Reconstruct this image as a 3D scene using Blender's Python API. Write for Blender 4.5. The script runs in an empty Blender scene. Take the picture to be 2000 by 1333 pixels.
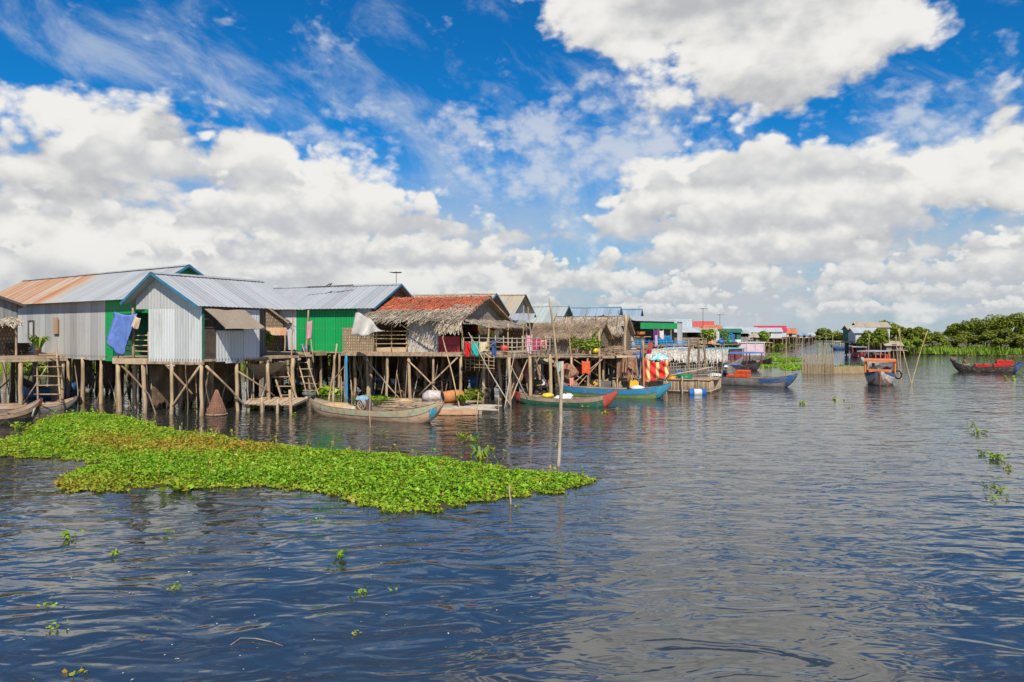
import bpy, math, random
import numpy as np
from mathutils import Vector, noise as mnoise
R = random.Random(11)
NR = np.random.default_rng(5)
sc = bpy.context.scene
C = sc.collection
# --- the place is measured from the photograph: focal length, horizon and eye height above the water
F, HZ, CH = 1333.0, 648.0, 4.0
def X(px, Y): return (px - 1000.0) / F * Y
def Zp(py, Y): return CH - (py - HZ) / F * Y
def P(px, py, Y): return Vector((X(px, Y), Y, Zp(py, Y)))
def WP(px, py, z=0.0):
    Y = F * CH / (py - HZ)
    return Vector((X(px, Y), Y, z))
def V(*a): return Vector(a)
def U(a, b): return R.uniform(a, b)

# ---------------------------------------------------------------- materials
def newmat(name):
    m = bpy.data.materials.new(name); m.use_nodes = True
    nt = m.node_tree; b = nt.nodes['Principled BSDF']
    return m, nt, b
def N(nt, t, **kw):
    n = nt.nodes.new(t)
    for k, v in kw.items():
        if k == 'ins':
            for i, x in v.items(): n.inputs[i].default_value = x
        else: setattr(n, k, v)
    return n
def ramp(nt, fac, a, b):
    n = N(nt, 'ShaderNodeMapRange', clamp=True, interpolation_type='SMOOTHSTEP', ins={1: a, 2: b, 3: 0.0, 4: 1.0})
    nt.links.new(fac, n.inputs[0]); return n.outputs[0]
def mixc(nt, fac, a, b, mode='MIX'):
    n = N(nt, 'ShaderNodeMix', data_type='RGBA', blend_type=mode)
    for s, v in ((0, fac), (6, a), (7, b)):
        if hasattr(v, 'is_output'): nt.links.new(v, n.inputs[s])
        elif isinstance(v, (int, float)): n.inputs[s].default_value = v
        else: n.inputs[s].default_value = (*v, 1) if len(v) == 3 else v
    return n.outputs[2]
def math_(nt, op, a, b=0.0, c=None):
    n = N(nt, 'ShaderNodeMath', operation=op)
    for i, v in enumerate((a, b) if c is None else (a, b, c)):
        if hasattr(v, 'is_output'): nt.links.new(v, n.inputs[i])
        else: n.inputs[i].default_value = v
    return n.outputs[0]
MATS = {}
def mat(name, c1, c2=None, c3=None, scale=3.0, rough=0.75, metal=0.0, coord='Object', stretch=(1, 1, 1), lo=.38, hi=.64,
        bump=0.0, island=0.0, spec=0.3, trans=0.0, fine=0.12, tint=None, alpha=1.0, planks=0):
    """weathered surface: two colours mixed by noise, third colour in scattered stains, per-island value change"""
    if name in MATS: return MATS[name]
    m, nt, b = newmat(name)
    tc = N(nt, 'ShaderNodeTexCoord')
    mp = N(nt, 'ShaderNodeMapping', ins={3: stretch}); nt.links.new(tc.outputs[coord], mp.inputs[0])
    def nz(s, d=6.0, off=None):
        n = N(nt, 'ShaderNodeTexNoise', ins={2: s, 3: d, 4: .6}); nt.links.new(mp.outputs[0], n.inputs[0]); return n.outputs[0]
    n1 = nz(scale)
    col = mixc(nt, ramp(nt, n1, lo, hi), c1, c2 or tuple(x * .72 for x in c1))
    if c3: col = mixc(nt, ramp(nt, nz(scale * 1.7 + .13, 8.0), .56, .7), col, c3)
    if fine:
        f = nz(scale * 9, 4.0)
        v = N(nt, 'ShaderNodeMapRange', ins={1: .25, 2: .75, 3: 1 - fine, 4: 1 + fine}); nt.links.new(f, v.inputs[0])
        h = N(nt, 'ShaderNodeHueSaturation'); nt.links.new(v.outputs[0], h.inputs['Value']); nt.links.new(col, h.inputs['Color']); col = h.outputs[0]
    if planks:   # seams between the planks run along the hull
        sp = N(nt, 'ShaderNodeSeparateXYZ'); nt.links.new(tc.outputs['UV'], sp.inputs[0])
        fr = math_(nt, 'ABSOLUTE', math_(nt, 'SUBTRACT', math_(nt, 'FRACT', math_(nt, 'MULTIPLY', sp.outputs[1], float(planks))), .5))
        col = mixc(nt, math_(nt, 'MULTIPLY', ramp(nt, fr, .42, .49), .75), col, tuple(x * .3 for x in c1))
        col = mixc(nt, math_(nt, 'MULTIPLY', ramp(nt, nz(scale * 3.1, 9.0), .50, .62), .55), col, (.20, .155, .11))
    if island:
        g = N(nt, 'ShaderNodeNewGeometry')
        v = N(nt, 'ShaderNodeMapRange', ins={1: 0, 2: 1, 3: 1 - island, 4: 1 + island}); nt.links.new(g.outputs['Random Per Island'], v.inputs[0])
        h = N(nt, 'ShaderNodeHueSaturation'); nt.links.new(v.outputs[0], h.inputs['Value']); nt.links.new(col, h.inputs['Color'])
        v2 = N(nt, 'ShaderNodeMapRange', ins={1: 0, 2: 1, 3: .49, 4: .51}); nt.links.new(math_(nt, 'FRACT', math_(nt, 'MULTIPLY', g.outputs['Random Per Island'], 7.31)), v2.inputs[0])
        nt.links.new(v2.outputs[0], h.inputs['Hue']); col = h.outputs[0]
    if tint:
        a = N(nt, 'ShaderNodeAttribute', attribute_name='tint')
        col = mixc(nt, a.outputs['Fac'], col, tint)
    nt.links.new(col, b.inputs['Base Color'])
    b.inputs['Roughness'].default_value = rough; b.inputs['Metallic'].default_value = metal
    b.inputs['Specular IOR Level'].default_value = spec
    b.inputs['Alpha'].default_value = alpha
    if bump:
        bp = N(nt, 'ShaderNodeBump', ins={0: min(1, bump), 1: .03}); nt.links.new(nz(scale * 5), bp.inputs['Height']); nt.links.new(bp.outputs[0], b.inputs['Normal'])
    if trans:
        t = N(nt, 'ShaderNodeBsdfTranslucent'); nt.links.new(col, t.inputs[0])
        ms = N(nt, 'ShaderNodeMixShader', ins={0: trans}); nt.links.new(b.outputs[0], ms.inputs[1]); nt.links.new(t.outputs[0], ms.inputs[2])
        nt.links.new(ms.outputs[0], nt.nodes['Material Output'].inputs[0])
    MATS[name] = m
    return m

# ---------------------------------------------------------------- mesh builder
def wloc(o):
    p = Vector((0, 0, 0))
    while o is not None: p = p + o.location; o = o.parent
    return p
class MB:
    def __init__(s): s.v = []; s.f = []; s.uv = []; s.sm = []
    def add(s, vs, fs, uvs=None, smooth=False):
        k = len(s.v); s.v += [tuple(p) for p in vs]
        for f in fs:
            s.f.append(tuple(k + i for i in f)); s.sm.append(smooth)
            s.uv += [(uvs[i] if uvs else (vs[i][0] + vs[i][1] * .37, vs[i][2])) for i in f]
        return s
    def box(s, c, size, ex=None, ey=None, ez=None):
        c = Vector(c); ex = Vector(ex or (1, 0, 0)); ey = Vector(ey or (0, 1, 0)); ez = Vector(ez or (0, 0, 1))
        x, y, z = ex * (size[0] / 2), ey * (size[1] / 2), ez * (size[2] / 2)
        vs = [c + x * i + y * j + z * k for i in (-1, 1) for j in (-1, 1) for k in (-1, 1)]
        return s.add(vs, [(0, 1, 3, 2), (4, 6, 7, 5), (0, 4, 5, 1), (2, 3, 7, 6), (0, 2, 6, 4), (1, 5, 7, 3)])
    def beam(s, p, q, w, h=None):
        p, q = Vector(p), Vector(q); d = q - p; L = d.length
        if L < 1e-6: return s
        d /= L; up = Vector((0, 0, 1)) if abs(d.z) < .95 else Vector((0, 1, 0))
        sd = d.cross(up).normalized(); u2 = sd.cross(d)
        return s.box((p + q) / 2, (L, w, h or w), d, sd, u2)
    def tube(s, pts, rs, n=6, cap=True):
        pts = [Vector(p) for p in pts]
        if isinstance(rs, (int, float)): rs = [rs] * len(pts)
        vs = []
        for i, p in enumerate(pts):
            d = (pts[min(i + 1, len(pts) - 1)] - pts[max(i - 1, 0)]).normalized()
            a = d.cross(Vector((0, 0, 1)) if abs(d.z) < .9 else Vector((0, 1, 0))).normalized(); b = d.cross(a)
            vs += [p + a * (rs[i] * math.cos(t)) + b * (rs[i] * math.sin(t)) for t in (2 * math.pi * k / n for k in range(n))]
        fs = [(i * n + k, i * n + (k + 1) % n, (i + 1) * n + (k + 1) % n, (i + 1) * n + k) for i in range(len(pts) - 1) for k in range(n)]
        s.add(vs, fs, None, True)
        if cap:
            m = (len(pts) - 1) * n
            k0 = len(s.v) - len(vs)
            s.f += [tuple(k0 + i for i in reversed(range(n))), tuple(k0 + m + i for i in range(n))]; s.sm += [False, False]
            s.uv += [(0, 0)] * (2 * n)
        return s
    def pole(s, p, q, r0, r1=None, bend=.03, seg=5, n=6):
        p, q = Vector(p), Vector(q); L = (q - p).length; r1 = r1 if r1 is not None else r0 * .8
        b1 = Vector((U(-1, 1), U(-1, 1), U(-.3, .3))) * bend * L * .5
        ph = U(.7, 1.4)
        pts = []; rs = []
        for i in range(seg + 1):
            t = i / seg
            j = Vector((U(-1, 1), U(-1, 1), 0)) * r0 * .25 if 0 < i < seg else Vector((0, 0, 0))
            pts.append(p.lerp(q, t) + b1 * math.sin(math.pi * t * ph) * (1 if i < seg else 0) + j); rs.append((r0 + (r1 - r0) * t) * U(.9, 1.1))
        return s.tube(pts, rs, n)
    def prism(s, pts, d):
        d = Vector(d); pts = [Vector(p) for p in pts]; n = len(pts)
        vs = pts + [p + d for p in pts]
        return s.add(vs, [tuple(reversed(range(n))), tuple(range(n, 2 * n))] + [(i, (i + 1) % n, n + (i + 1) % n, n + i) for i in range(n)])
    def sheet(s, p, eu, ln, up, lo, hi, pitch=.2, amp=.014, nrm=None, seg=1, wob=0.0, th=0.0):
        """ribbed sheet: ribs run along `up`, from lo(u) to hi(u)"""
        p = Vector(p); eu = Vector(eu).normalized(); up = Vector(up).normalized(); nrm = Vector(nrm) if nrm else eu.cross(up).normalized()
        lo = lo if callable(lo) else (lambda u, c=lo: c); hi = hi if callable(hi) else (lambda u, c=hi: c)
        n = max(1, int(round(ln / pitch))); us = []
        for i in range(n):
            b = ln * i / n; w = ln / n
            us += [(b, 0), (b + w * .3, 0), (b + w * .45, amp), (b + w * .75, amp), (b + w * .9, 0)] if amp else [(b, 0)]
        us.append((ln, 0)); vs = []; uv = []
        jl = [0.0] * (n + 1)
        if wob: jl = [U(-wob, wob) for _ in range(n // 4 + 2)]
        for (u, o) in us:
            l, h = lo(u), hi(u)
            if wob: l -= jl[min(int(u / ln * (len(jl) - 1)), len(jl) - 1)]
            for k in range(seg + 1):
                t = l + (h - l) * k / seg
                vs.append(p + eu * u + up * t + nrm * o); uv.append((u, t))
        m = seg + 1
        fs = [(i * m + k, (i + 1) * m + k, (i + 1) * m + k + 1, i * m + k + 1) for i in range(len(us) - 1) for k in range(seg)]
        return s.add(vs, fs, uv)
    def grid(s, fn, nu, nv, smooth=True):
        vs = [fn(i / nu, j / nv) for i in range(nu + 1) for j in range(nv + 1)]
        uv = [(i / nu, j / nv) for i in range(nu + 1) for j in range(nv + 1)]
        m = nv + 1
        return s.add(vs, [(i * m + j, (i + 1) * m + j, (i + 1) * m + j + 1, i * m + j + 1) for i in range(nu) for j in range(nv)], uv, smooth)
    def ball(s, c, r, nu=10, nv=7, fn=None):
        c = Vector(c); r = Vector(r) if not isinstance(r, (int, float)) else Vector((r, r, r))
        vs = []
        for j in range(nv + 1):
            th = math.pi * j / nv
            for i in range(nu):
                ph = 2 * math.pi * i / nu
                d = Vector((math.sin(th) * math.cos(ph), math.sin(th) * math.sin(ph), math.cos(th)))
                k = fn(d) if fn else 1
                vs.append(c + Vector((d.x * r.x, d.y * r.y, d.z * r.z)) * k)
        return s.add(vs, [(j * nu + i, (j + 1) * nu + i, (j + 1) * nu + (i + 1) % nu, j * nu + (i + 1) % nu) for j in range(nv) for i in range(nu)], None, True)
    def strands(s, p, eu, lu, ev, lv, n, length=.5, wid=.05, lift=.05, jit=.25, nrm=None, hang=0.0):
        """straw or palm leaf strips laid down a slope (ev points downhill)"""
        p = Vector(p); eu = Vector(eu).normalized(); ev = Vector(ev).normalized(); nrm = Vector(nrm or eu.cross(ev)).normalized()
        if nrm.z < 0: nrm = -nrm
        for i in range(n):
            u, v = U(0, lu), U(-.02, 1) * lv
            a = R.gauss(0, jit); d = (ev * math.cos(a) + eu * math.sin(a)); sd = (eu * math.cos(a) - ev * math.sin(a))
            l = length * U(.6, 1.3); w = wid * U(.6, 1.4); o = p + eu * u + ev * v + nrm * (U(.0, lift))
            e = o + d * l + nrm * U(-.01, lift) - Vector((0, 0, hang * l * U(0, 1)))
            s.add([o - sd * w / 2, o + sd * w / 2, e + sd * w * .25, e - sd * w * .25], [(0, 1, 2, 3)])
        return s
    def build(s, name, mat_, parent=None, loc=None):
        me = bpy.data.meshes.new(name)
        off = wloc(parent) if parent is not None else Vector(loc or (0, 0, 0))
        me.from_pydata([(x - off.x, y - off.y, z - off.z) for x, y, z in s.v], [], s.f)
        uvl = me.uv_layers.new(name='UVMap')
        uvl.data.foreach_set('uv', np.array(s.uv, dtype=np.float32).ravel())
        me.polygons.foreach_set('use_smooth', np.array(s.sm, dtype=bool))
        me.materials.append(mat_); me.update()
        o = bpy.data.objects.new(name, me); C.objects.link(o)
        if parent is not None: o.parent = parent
        else: o.location = off
        return o
def tag(o, label=None, cat=None, group=None, kind=None):
    if label: o['label'] = label
    if cat: o['category'] = cat
    if group: o['group'] = group
    if kind: o['kind'] = kind
    return o
def thing(name, label, cat, loc, group=None):
    o = bpy.data.objects.new(name, None); C.objects.link(o); o.location = Vector(loc); o.empty_display_size = .3
    return tag(o, label, cat, group)
def single(mb, name, m, label, cat, group=None):
    vs = np.array(mb.v); c = (vs.min(0) + vs.max(0)) / 2
    o = mb.build(name, m, None, (c[0], c[1], vs[:, 2].min()))
    return tag(o, label, cat, group)
def copy_tree(o, loc, rz=0.0, label=None, sc_=None):
    r = o.copy(); C.objects.link(r); r.location = loc; r.rotation_euler = (0, 0, rz)
    if sc_: r.scale = (sc_,) * 3
    if label: r['label'] = label
    for ch in list(o.children):
        c = ch.copy(); C.objects.link(c); c.parent = r
        for g in list(ch.children):
            d = g.copy(); C.objects.link(d); d.parent = c
    return r
def quads(name, v, m, tint=None, parent=None, loc=(0, 0, 0)):
    """v: (n,4,3) array of leaf quads -> one mesh"""
    off = wloc(parent) if parent is not None else Vector(loc)
    v = v - np.array(off)[None, None, :]
    n = len(v); me = bpy.data.meshes.new(name)
    me.vertices.add(n * 4); me.loops.add(n * 4); me.polygons.add(n)
    me.vertices.foreach_set('co', v.astype(np.float32).ravel())
    me.loops.foreach_set('vertex_index', np.arange(n * 4, dtype=np.int32))
    me.polygons.foreach_set('loop_start', np.arange(0, n * 4, 4, dtype=np.int32))
    try: me.polygons.foreach_set('loop_total', np.full(n, 4, dtype=np.int32))
    except Exception: pass
    if tint is not None:
        a = me.attributes.new('tint', 'FLOAT', 'POINT'); a.data.foreach_set('value', np.repeat(tint, 4).astype(np.float32))
    me.update(calc_edges=True); me.validate(); me.materials.append(m)
    o = bpy.data.objects.new(name, me); C.objects.link(o)
    if parent is not None: o.parent = parent
    else: o.location = off
    return o
def leaves(c, size, up=.6, asp=.55, nrm=None):
    """c (n,3) centres -> (n,4,3) folded leaf rhombs, random heading, tilt set by up"""
    n = len(c); d = NR.normal(size=(n, 3)); d[:, 2] *= (1 - up); d /= np.linalg.norm(d, axis=1)[:, None]
    k = NR.normal(size=(n, 3)) * (1 - up) + np.array([0, 0, 1.0]) * up * 1.6
    if nrm is not None: k = k + nrm
    sd = np.cross(d, k); sd /= (np.linalg.norm(sd, axis=1)[:, None] + 1e-9); nn = np.cross(sd, d)
    s = (size * NR.uniform(.6, 1.35, n))[:, None]; w = s * asp
    a = c - d * s * .5; b = c + d * s * .5 - np.array([0, 0, 1]) * s * .08
    m = c + d * s * .05
    return np.stack([a, m + sd * w * .5 + nn * s * .08, b, m - sd * w * .5 + nn * s * .08], 1)
# ---------------------------------------------------------------- camera, sun, sky
cam = bpy.data.objects.new('camera', bpy.data.cameras.new('camera')); C.objects.link(cam)
cam.location = (0, 0, CH); cam.rotation_euler = (math.pi / 2, 0, 0)
cam.data.sensor_width = 36; cam.data.lens = 36 * F / 2000; cam.data.shift_y = -(666.5 - HZ) / 2000
cam.data.clip_end = 5000; sc.camera = cam
S = Vector((.12, -.66, .73)).normalized()
sun = bpy.data.objects.new('sun', bpy.data.lights.new('sun', 'SUN')); C.objects.link(sun)
sun.data.energy = 5.0; sun.data.angle = math.radians(.5); sun.data.color = (1, .93, .82)
sun.rotation_euler = S.to_track_quat('Z', 'Y').to_euler(); sun.location = (0, 0, 60)
sc.view_settings.view_transform = 'Standard'; sc.view_settings.look = 'None'; sc.view_settings.exposure = .2; sc.view_settings.gamma = 1
def build_world():
    w = bpy.data.worlds.new('World'); sc.world = w; w.use_nodes = True
    w.cycles.sampling_method = 'MANUAL'; w.cycles.sample_map_resolution = 512
    nt = w.node_tree; L = nt.links.new; bg = nt.nodes['Background']
    sky = N(nt, 'ShaderNodeTexSky', sky_type='NISHITA'); sky.sun_disc = False
    sky.sun_elevation = math.asin(S.z); sky.sun_rotation = math.atan2(S.x, S.y)
    sky.air_density = 1.0; sky.dust_density = .4; sky.ozone_density = 2.5
    tc = N(nt, 'ShaderNodeTexCoord'); sp = N(nt, 'ShaderNodeSeparateXYZ'); L(tc.outputs['Generated'], sp.inputs[0])
    x, y, z = sp.outputs
    az = math_(nt, 'ARCTAN2', x, y)
    hy = math_(nt, 'SQRT', math_(nt, 'ADD', math_(nt, 'ADD', math_(nt, 'MULTIPLY', x, x), math_(nt, 'MULTIPLY', y, y)), 1e-4))
    el = math_(nt, 'MAXIMUM', math_(nt, 'DIVIDE', z, hy), 0.0)
    el = math_(nt, 'MINIMUM', el, 3.0)
    # cloud layer coordinates: features shrink towards the horizon
    def cc(de, da=0.0):
        e = math_(nt, 'ADD', el, de); a = math_(nt, 'ADD', az, da)
        u = math_(nt, 'MULTIPLY', a, 2.7); v = math_(nt, 'MULTIPLY', e, 3.7)
        c = N(nt, 'ShaderNodeCombineXYZ'); L(u, c.inputs[0]); L(v, c.inputs[1]); c.inputs[2].default_value = 3.7
        return c.outputs[0]
    # where the big cloud banks and the clear gaps stand (azimuth, elevation)
    def blob(px, py, rx, ry, amp):
        Xt, Yt = (px - 1000) / F, (HZ - py) / F
        a0 = math.atan(Xt); k = math.cos(a0); e0 = Yt * k
        da = math_(nt, 'MULTIPLY', math_(nt, 'SUBTRACT', az, a0), F / rx / k)
        de = math_(nt, 'MULTIPLY', math_(nt, 'SUBTRACT', el, e0), F / ry / k)
        r2 = math_(nt, 'ADD', math_(nt, 'MULTIPLY', da, da), math_(nt, 'MULTIPLY', de, de))
        return math_(nt, 'MULTIPLY', math_(nt, 'POWER', 2.718, math_(nt, 'MULTIPLY', r2, -1.0)), amp)
    blobs = BLOBS
    bias = None
    for b in blobs:
        o = blob(*b); bias = o if bias is None else math_(nt, 'ADD', bias, o)
    # low band of cloud all round the horizon
    hb = N(nt, 'ShaderNodeMapRange', clamp=True, interpolation_type='SMOOTHSTEP', ins={1: .05, 2: .20, 3: .04, 4: 0.0}); L(el, hb.inputs[0])
    bias = math_(nt, 'ADD', bias, hb.outputs[0])
    def fbm(vec, s, d, r, dist=0.0, typ='FBM'):
        n = N(nt, 'ShaderNodeTexNoise', noise_dimensions='2D', ins={'Scale': s, 'Detail': d, 'Roughness': r, 'Distortion': dist}); L(vec, n.inputs['Vector']); return n.outputs[0]
    def puff(vec, s):
        n = N(nt, 'ShaderNodeTexVoronoi', voronoi_dimensions='2D', feature='SMOOTH_F1', ins={'Scale': s, 'Detail': 2.0, 'Roughness': .55, 'Smoothness': .6}); L(vec, n.inputs['Vector']); return n.outputs[0]
    c0 = cc(0.0); c1 = cc(.020, .004); c2 = cc(.06, .01)
    def body(c, d): return math_(nt, 'SUBTRACT', fbm(c, 2.3, d, .55, .15), math_(nt, 'ADD', math_(nt, 'MULTIPLY', puff(c, 5.0), .22), math_(nt, 'MULTIPLY', puff(c, 13.0), .09)))
    n0 = body(c0, 9.0); n1 = body(c1, 6.0)
    n2 = fbm(c2, 2.3, 2.0, .5, .15); n2b = fbm(c0, 2.3, 2.0, .5, .15)
    d0 = math_(nt, 'ADD', n0, bias)
    alpha = ramp(nt, d0, .345, .52)
    # light from above: bright where the density falls off upwards, grey in the bases and thick parts
    g = math_(nt, 'ADD', math_(nt, 'MULTIPLY', math_(nt, 'SUBTRACT', n0, n1), 1.5), math_(nt, 'MULTIPLY', math_(nt, 'SUBTRACT', n2b, n2), 1.5))
    thick = ramp(nt, d0, .55, 1.0)
    lit = N(nt, 'ShaderNodeMapRange', clamp=True, interpolation_type='SMOOTHSTEP', ins={1: .0, 2: 1.0, 3: 0, 4: 1}); L(math_(nt, 'SUBTRACT', math_(nt, 'ADD', .70, g), math_(nt, 'MULTIPLY', thick, .26)), lit.inputs[0])
    ccol = mixc(nt, lit.outputs[0], CLOUD_LO, CLOUD_HI)
    # rows of small cumulus standing one behind the other towards the horizon
    rows = []
    for b_, H_, s_, seed, thr in ROWS:
        cu = N(nt, 'ShaderNodeCombineXYZ'); L(math_(nt, 'ADD', math_(nt, 'DIVIDE', az, s_), seed), cu.inputs[0]); cu.inputs[1].default_value = seed * 1.7
        Cv = fbm(cu.outputs[0], 1.0, 3.0, .5)
        q = N(nt, 'ShaderNodeCombineXYZ'); L(math_(nt, 'ADD', math_(nt, 'DIVIDE', az, H_ * 1.25), seed), q.inputs[0]); L(math_(nt, 'DIVIDE', el, H_), q.inputs[1])
        bn = math_(nt, 'SUBTRACT', fbm(q.outputs[0], 1.3, 6.0, .55), .5); pf = puff(q.outputs[0], 1.5)
        t = math_(nt, 'DIVIDE', math_(nt, 'SUBTRACT', el, b_), H_)
        top = math_(nt, 'MULTIPLY', math_(nt, 'SUBTRACT', Cv, thr), 5.0)
        d = math_(nt, 'SUBTRACT', math_(nt, 'ADD', top, math_(nt, 'MULTIPLY', bn, 1.3)), math_(nt, 'ADD', t, math_(nt, 'MULTIPLY', math_(nt, 'SUBTRACT', pf, .35), .9)))
        al = math_(nt, 'MULTIPLY', ramp(nt, d, -.05, .30), ramp(nt, math_(nt, 'ADD', t, math_(nt, 'MULTIPLY', bn, .7)), -.22, .12))
        sh = ramp(nt, math_(nt, 'ADD', math_(nt, 'ADD', t, math_(nt, 'MULTIPLY', bn, .8)), math_(nt, 'MULTIPLY', math_(nt, 'SUBTRACT', .4, pf), .7)), -.35, .75)
        rows.append((al, mixc(nt, sh, tuple(x * 1.12 for x in CLOUD_LO), CLOUD_HI)))
    # thin high streaks
    cv = N(nt, 'ShaderNodeCombineXYZ'); L(math_(nt, 'ADD', math_(nt, 'MULTIPLY', az, 3.4), math_(nt, 'MULTIPLY', el, 1.2)), cv.inputs[0]); L(math_(nt, 'MULTIPLY', math_(nt, 'ADD', el, math_(nt, 'MULTIPLY', az, .30)), 4.6), cv.inputs[1])
    cir = math_(nt, 'MULTIPLY', ramp(nt, math_(nt, 'ADD', fbm(cv.outputs[0], 2.4, 9.0, .64, .3), math_(nt, 'ADD', math_(nt, 'ADD', blob(1100, 330, 300, 130, .26), blob(230, 110, 260, 55, .20)), math_(nt, 'ADD', blob(560, 190, 260, 60, .20), blob(1850, 260, 200, 90, .18)))), .50, .92), .60)
    hs = N(nt, 'ShaderNodeHueSaturation', ins={'Hue': .49, 'Saturation': 1.22, 'Value': 1.0}); L(sky.outputs[0], hs.inputs['Color'])
    blue = mixc(nt, 1.0, hs.outputs[0], SKY_MUL, 'MULTIPLY')
    # the air low over the water is paler
    hz = N(nt, 'ShaderNodeMapRange', clamp=True, interpolation_type='SMOOTHSTEP', ins={1: .0, 2: .30, 3: .85, 4: 0.0}); L(el, hz.inputs[0])
    blue = mixc(nt, hz.outputs[0], blue, HAZE_C)
    vl = N(nt, 'ShaderNodeMapRange', clamp=True, interpolation_type='SMOOTHSTEP', ins={1: .05, 2: .27, 3: .75, 4: 0.0}); L(el, vl.inputs[0])
    vn = ramp(nt, math_(nt, 'ADD', fbm(cc(0.0, 2.0), 2.0, 6.0, .6), blob(300, 520, 700, 160, .25)), .36, .66)
    col = mixc(nt, math_(nt, 'MULTIPLY', vl.outputs[0], vn), blue, (5.0, 5.1, 5.3))
    col = mixc(nt, cir, col, CIRRUS)
    # thin mottled sheet of high cloud in the middle of the sky and at the right
    av = math_(nt, 'ADD', math_(nt, 'ADD', blob(1120, 300, 330, 130, .34), blob(1850, 240, 180, 110, .30)), math_(nt, 'ADD', blob(760, 250, 260, 60, .22), blob(350, 60, 350, 60, .10)))
    ac = cc(0.0, 5.0); an = math_(nt, 'SUBTRACT', fbm(ac, 3.4, 9.0, .62, .2), math_(nt, 'MULTIPLY', puff(ac, 11.0), .22))
    col = mixc(nt, math_(nt, 'MULTIPLY', ramp(nt, math_(nt, 'ADD', an, av), .48, .80), .72), col, (5.7, 6.1, 6.7))
    for k, (al, cl) in enumerate(rows[:3]): col = mixc(nt, al, col, cl)
    col = mixc(nt, alpha, col, ccol)
    for k, (al, cl) in enumerate(rows[3:]): col = mixc(nt, al, col, cl)
    # towards the horizon the clouds sink into the pale air
    hz2 = N(nt, 'ShaderNodeMapRange', clamp=True, interpolation_type='SMOOTHSTEP', ins={1: .0, 2: .13, 3: .6, 4: 0.0}); L(el, hz2.inputs[0])
    col = mixc(nt, hz2.outputs[0], col, mixc(nt, .45, HAZE_C, col))
    L(col, bg.inputs[0]); bg.inputs[1].default_value = .1
ROWS = [(.024, .016, .10, 3.1, .26), (.042, .024, .13, 8.7, .26), (.064, .034, .19, 14.2, .27), (.096, .046, .24, 21.9, .29), (.140, .062, .34, 31.3, .345), (.205, .075, .45, 40.6, .44)]
BLOBS = [
    (330, 390, 380, 110, .30), (370, 270, 260, 70, .20), (640, 370, 130, 80, .16), (120, 200, 160, 50, .10), (850, 320, 70, 30, .20), (60, 420, 200, 150, .12),
    (350, 520, 600, 80, .22),
    (1400, 20, 330, 120, .46), (1340, -110, 300, 120, .40), (1170, 40, 110, 60, .22), (1490, 185, 250, 70, .36), (1120, 130, 120, 40, .12), (1790, 80, 70, 40, .22), (1660, 30, 160, 50, .14),
    (1540, 395, 330, 75, .28), (1720, 470, 220, 40, .14), (1780, 350, 130, 70, .28), (1260, 400, 90, 40, .18), (1430, 320, 260, 45, .20), (1250, 260, 90, 40, .08),
    (1970, 220, 60, 50, .24), (1970, 390, 50, 30, .20), (1990, 310, 40, 40, .14), (680, 90, 50, 22, .12), (1700, 500, 260, 40, .10),
    (620, 60, 560, 110, -.22), (870, 170, 230, 120, -.24), (30, 60, 200, 110, -.14), (60, 250, 90, 25, -.12),
    (1420, 275, 300, 26, -.20), (1900, 150, 110, 110, -.16), (1120, 330, 140, 70, -.05), (1940, 460, 100, 40, -.2), (1030, 420, 130, 60, -.02), (1950, 30, 100, 60, -.18), (1230, 300, 120, 40, -.04), (1050, 110, 60, 30, .10), (1850, 200, 120, 60, .06),
]
CLOUD_LO = (4.3, 4.4, 4.6); CLOUD_HI = (7.6, 7.5, 7.2); CIRRUS = (4.8, 5.4, 6.2)
SKY_MUL = (.08, .66, 1.06); HAZE_C = (3.9, 4.5, 5.0)
build_world()
# ---------------------------------------------------------------- water
def water_mat():
    m, nt, b = newmat('water'); L = nt.links.new
    b.inputs['Base Color'].default_value = (.026, .028, .025, 1); b.inputs['Roughness'].default_value = .05; b.inputs['IOR'].default_value = 2.05
    b.inputs['Specular IOR Level'].default_value = .62
    tc = N(nt, 'ShaderNodeTexCoord')
    def nz(scale, st, d=3.0, r=.5, dist=0.0, rot=0.0):
        mp = N(nt, 'ShaderNodeMapping', ins={2: (0, 0, rot), 3: st}); L(tc.outputs['Object'], mp.inputs[0])
        n = N(nt, 'ShaderNodeTexNoise', ins={'Scale': scale, 'Detail': d, 'Roughness': r, 'Distortion': dist}); L(mp.outputs[0], n.inputs['Vector']); return n.outputs[0]
    big = nz(.28, (.6, 1.2, 1), 2.0, .5, .6, .25)
    mid = nz(1.35, (.6, 1.25, 1), 2.0, .45, .9, -.2)
    sml = nz(3.2, (.6, 1.3, 1), 2.0, .5, .5, .15)
    patch = ramp(nt, nz(.05, (1, 1, 1), 3.0), .40, .62)
    h = math_(nt, 'ADD', math_(nt, 'MULTIPLY', big, W_BIG), math_(nt, 'MULTIPLY', mid, W_MID))
    h = math_(nt, 'ADD', h, math_(nt, 'MULTIPLY', sml, math_(nt, 'MULTIPLY_ADD', patch, W_SML, W_SML * .45)))
    bp = N(nt, 'ShaderNodeBump', ins={0: 1.0, 1: 1.0}); L(h, bp.inputs['Height']); L(bp.outputs[0], b.inputs['Normal'])
    return m
W_BIG, W_MID, W_SML = .085, .050, .010
wm = MB()
nx, ny = 40, 40
wm.grid(lambda a, b_: Vector(((a - .5) * 1800, -60 + b_ * 1560, 0)), nx, ny)
tag(wm.build('water', water_mat()), 'calm river water with soft ripples reflecting clouds and houses', None, None, 'structure')
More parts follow.
